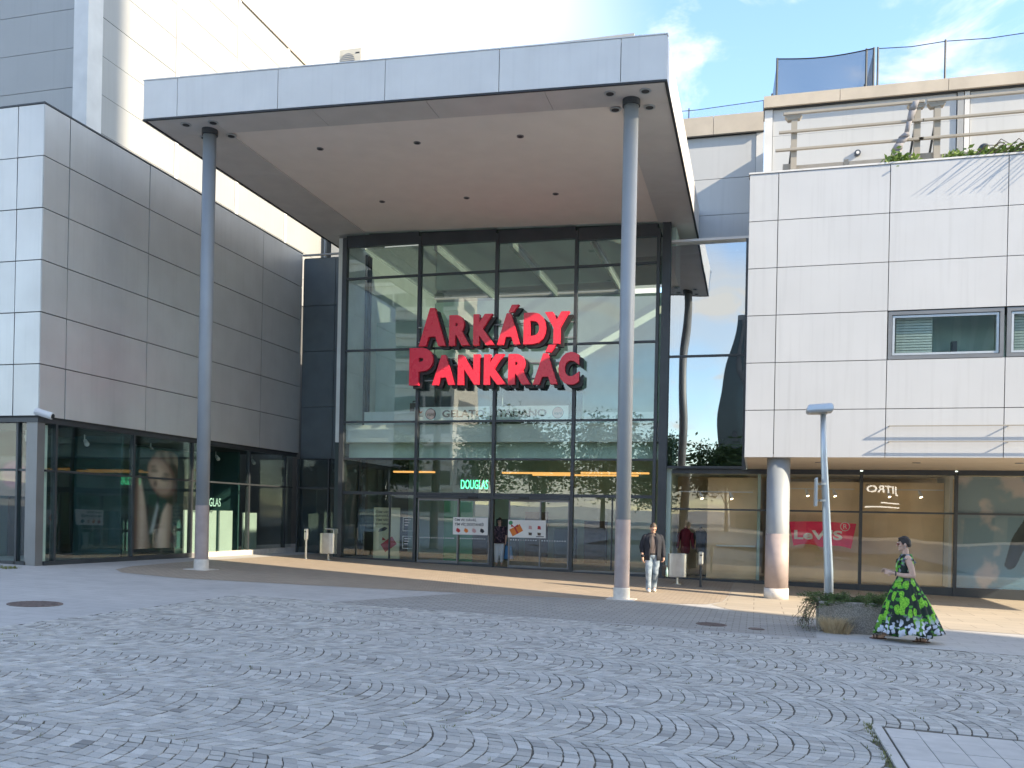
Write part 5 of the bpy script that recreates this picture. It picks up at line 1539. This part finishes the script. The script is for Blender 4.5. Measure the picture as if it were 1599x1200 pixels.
MB().ring([(ml[0] + .37, ml[1] - .05, ml[2] + .40), (ml[0] + .37, ml[1] - .05, ml[2] + .56), (ml[0] + .37, ml[1] - .05, ml[2] + .60), (ml[0] + .37, ml[1] - .05, ml[2] + .63)], [.03, .03, .012, .012], 10).build('bottle', 'shop_panel', bagm, True)

# woman just inside the open door
dl = (-8.37, 29.25, .02)
D1 = person('woman in dotted blouse and white trousers standing in the open doorway', dl, R(8))
m = MB()
at, rt = head_shapes(m, (0, -.03, 1.52), .97, R(6), R(-6))
m.limb([(0, .0, 1.32), (0, -.01, 1.45)], [.052, .048], 12)
m.ellipsoid((0, 0, 1.22), (.16, .10, .13)); m.ellipsoid((0, 0, .98), (.15, .11, .18))
A1 = [(-.18, .0, 1.30), (-.27, .02, 1.08), (-.36, -.05, .90)]; A2 = [(.18, .0, 1.30), (.23, .02, 1.06), (.22, -.05, .84)]
for A in (A1, A2): m.limb(A, [.050, .042, .027], 10)
hand_shapes(m, (-.365, -.055, .89), (-.3, -.2, -.9), (1, 0, 0), .6, .92, -1); hand_shapes(m, (.22, -.055, .83), (0, -.1, -1), (-1, 0, 0), 1.2, .92, 1)
m.limb([(-.08, 0, .84), (-.085, -.04, .45), (-.085, .0, .08), (-.09, -.13, .035)], [.085, .056, .036, .028], 10); m.limb([(.08, 0, .84), (.08, .01, .45), (.08, .06, .08), (.085, -.06, .035)], [.085, .056, .036, .028], 10)
remeshed('body', m, .008, 'skin_light', D1, 3)
eyes(D1, at, .97); hair(D1, at, rt, .97, 'hair_dark', -.03, -.09, .06, 1.10)
m = MB(); loft(m, [(0, 0, .78, .20, .15), (0, 0, .95, .185, .14), (0, -.01, 1.15, .19, .15), (0, 0, 1.27, .19, .115), (0, 0, 1.35, .13, .085)], 30, lambda a, t: 1 + .03 * math.sin(a * 6 + t * 5))
solid(m.build('blouse', 'dotted_blouse', D1, True, off=(0, 0, 0)), .006)
for A in (A1, A2):
    m = MB(); m.limb([A[0], Vector(A[0]).lerp(Vector(A[1]), .8)], [.066, .062], 12); m.build('blouse_sleeve', 'dotted_blouse', D1, True, off=(0, 0, 0))
m = MB(); m.limb([(-.085, 0, .86), (-.085, -.02, .6), (-.087, -.04, .42), (-.086, -.01, .18)], [.105, .095, .082, .07], 14); m.limb([(.085, 0, .86), (.083, .0, .6), (.082, .01, .42), (.081, .045, .18)], [.105, .095, .082, .07], 14); m.ellipsoid((0, 0, .86), (.17, .125, .10))
remeshed('trousers', m, .011, 'trousers_white', D1, 3)
bb = thing('shopping_bag', 'bright blue bag carried by the woman in the doorway', 'bag', (-8.02, 29.2, .3))
vs = [(-8.16, 29.12, .28), (-7.86, 29.12, .28), (-7.86, 29.30, .28), (-8.16, 29.30, .28), (-8.14, 29.17, .72), (-7.93, 29.17, .72), (-7.93, 29.25, .72), (-8.14, 29.25, .72)]
bevelled(MB().add(vs, [(3, 2, 1, 0), (4, 5, 6, 7), (0, 1, 5, 4), (1, 2, 6, 5), (2, 3, 7, 6), (3, 0, 4, 7)]).build('sack', 'bag_blue', bb), .02)
MB().ring([(-8.12, 29.21, .71), (-8.10, 29.21, .84), (-7.98, 29.21, .84), (-7.95, 29.21, .71)], [.008] * 4, 6).build('handle', 'bag_blue', bb)

# ================================================================== ACROSS THE SQUARE (seen in the glass, shading the square)
ot = thing('shading_tower', 'tall office tower out of view at right whose shadow covers the square', 'building', on_ground(50, -18))
part('wall', 'occluder_wall', ot, 41, 53, -48, 5.1, -4, 62)
for k in range(17):
    part('window_band', 'tower_dark_glass', ot, 40.95, 40.995, -47, 4.5, 2 + k * 3.5, 3.9 + k * 3.5)
hr = thing('high_rise', 'banded high-rise across the square mirrored in the entrance glass', 'building', on_ground(-47, -55))
part('wall', 'tower_white', hr, -62, -37, -60, -50, -3, 52)
for k in range(15):
    z = 2.0 + k * 3.25
    for j in range(6):
        x0 = -61.4 + j * 4.05
        w = part('window', 'tower_grey', hr, x0, x0 + 3.75, -49.99, -49.93, z, z + 1.7)
        part('pane', 'tower_dark_glass', w, x0 + .1, x0 + 3.65, -49.925, -49.90, z + .1, z + 1.6)
    w = part('window', 'tower_grey', hr, -36.99, -36.94, -58.5, -52, z + .1, z + 1.4)
    part('sill_band', 'tower_white', hr, -62, -37, -49.98, -49.7, z - .55, z - .12)
dk = thing('dark_office', 'dark ribbed office block across the square mirrored in the glazed strip', 'building', on_ground(8, -62))
part('wall', 'tower_grey', dk, -3.2, 30, -76, -60, -3, 27.5)
for k in range(22): part('fin', 'tower_dark_glass', dk, -3.1 + k * 1.5, -2.2 + k * 1.5, -59.99, -59.7, 8.5, 26.8)
paint('podium_brown', (.36, .27, .18), .6, 0, .15, .3)
part('podium', 'podium_brown', dk, -3.3, 34, -59.99, -59.6, -3, 8.4)
for k in range(8): part('podium_opening', 'tower_dark_glass', dk, -2.4 + k * 4.4, .6 + k * 4.4, -59.599, -59.55, -1, 2.6)
js = thing('office_sign', 'white lettering with added glow on the dark block across the square, mirrored in the shop window', 'sign', (14.8, -59.6, 6))
part('panel', 'bark', js, 11.2, 18.6, -59.595, -59.45, 2.9, 6.9)
fit_text('lettering', 'JITRO', 'sign_added_glow', js, 12.75, 16.9, 4.95, 6.05, -59.40, .02, .01, axis='b')  # letters given a glow so their mirror image shows in the shop glass
for k, (a, b) in enumerate(((12.7, 15.3), (12.7, 17.0))):
    part('small_print_line', 'sign_added_glow', js, 29.7 - b, 29.7 - a, -59.449, -59.40, 3.95 - k * .5, 4.1 - k * .5)
part('underline', 'print_white', js, 16.1, 16.9, -59.449, -59.40, 4.6, 4.67)
def tree(x, y, h, r, label):
    g = gz(x, y); o = thing('street_tree', label, 'tree', (x, y, g), 'trees across the square')
    t = MB(); t.ring([(x, y, g - .1), (x + .1, y, g + h * .25), (x, y + .1, g + h * .6), (x, y, g + h * .85)], [.24, .18, .11, .04], 10)
    cl = []
    for k in range(9):
        a = k * 2.4; e = Vector((x + math.cos(a) * r * .6, y + math.sin(a) * r * .6, g + h * (.5 + .05 * k)))
        t.ring([(x, y, g + h * (.28 + .05 * k)), (e + Vector((x, y, g + h * .45))) / 2, e], [.07, .05, .02], 6); cl.append(tuple(e))
    for k in range(22):
        a = rnd.uniform(0, 6.28); q = rnd.random() ** .5
        cl.append((x + math.cos(a) * r * q * .85, y + math.sin(a) * r * q * .85, g + h * rnd.uniform(.30, .95)))
    t.build('trunk', 'bark', o); m = MB(); leaves(m, cl, .21, 6500, (r * .22, r * .22, h * .06)); m.build('crown', 'leaf_tree', o)
for k, (x, y, h, r) in enumerate(((-9, -31, 9.5, 3.2), (-15, -33, 11.5, 3.6), (-20.5, -30, 10, 3.2), (-27, -34, 12, 3.8), (-3, -34, 8.5, 3.0), (-38, -32, 9, 3.4))):
    tree(x, y, h, r, ['broad tree', 'tall tree', 'mid-height tree', 'tallest tree', 'low tree', 'far left tree'][k] + ' across the square mirrored in the entrance glass')
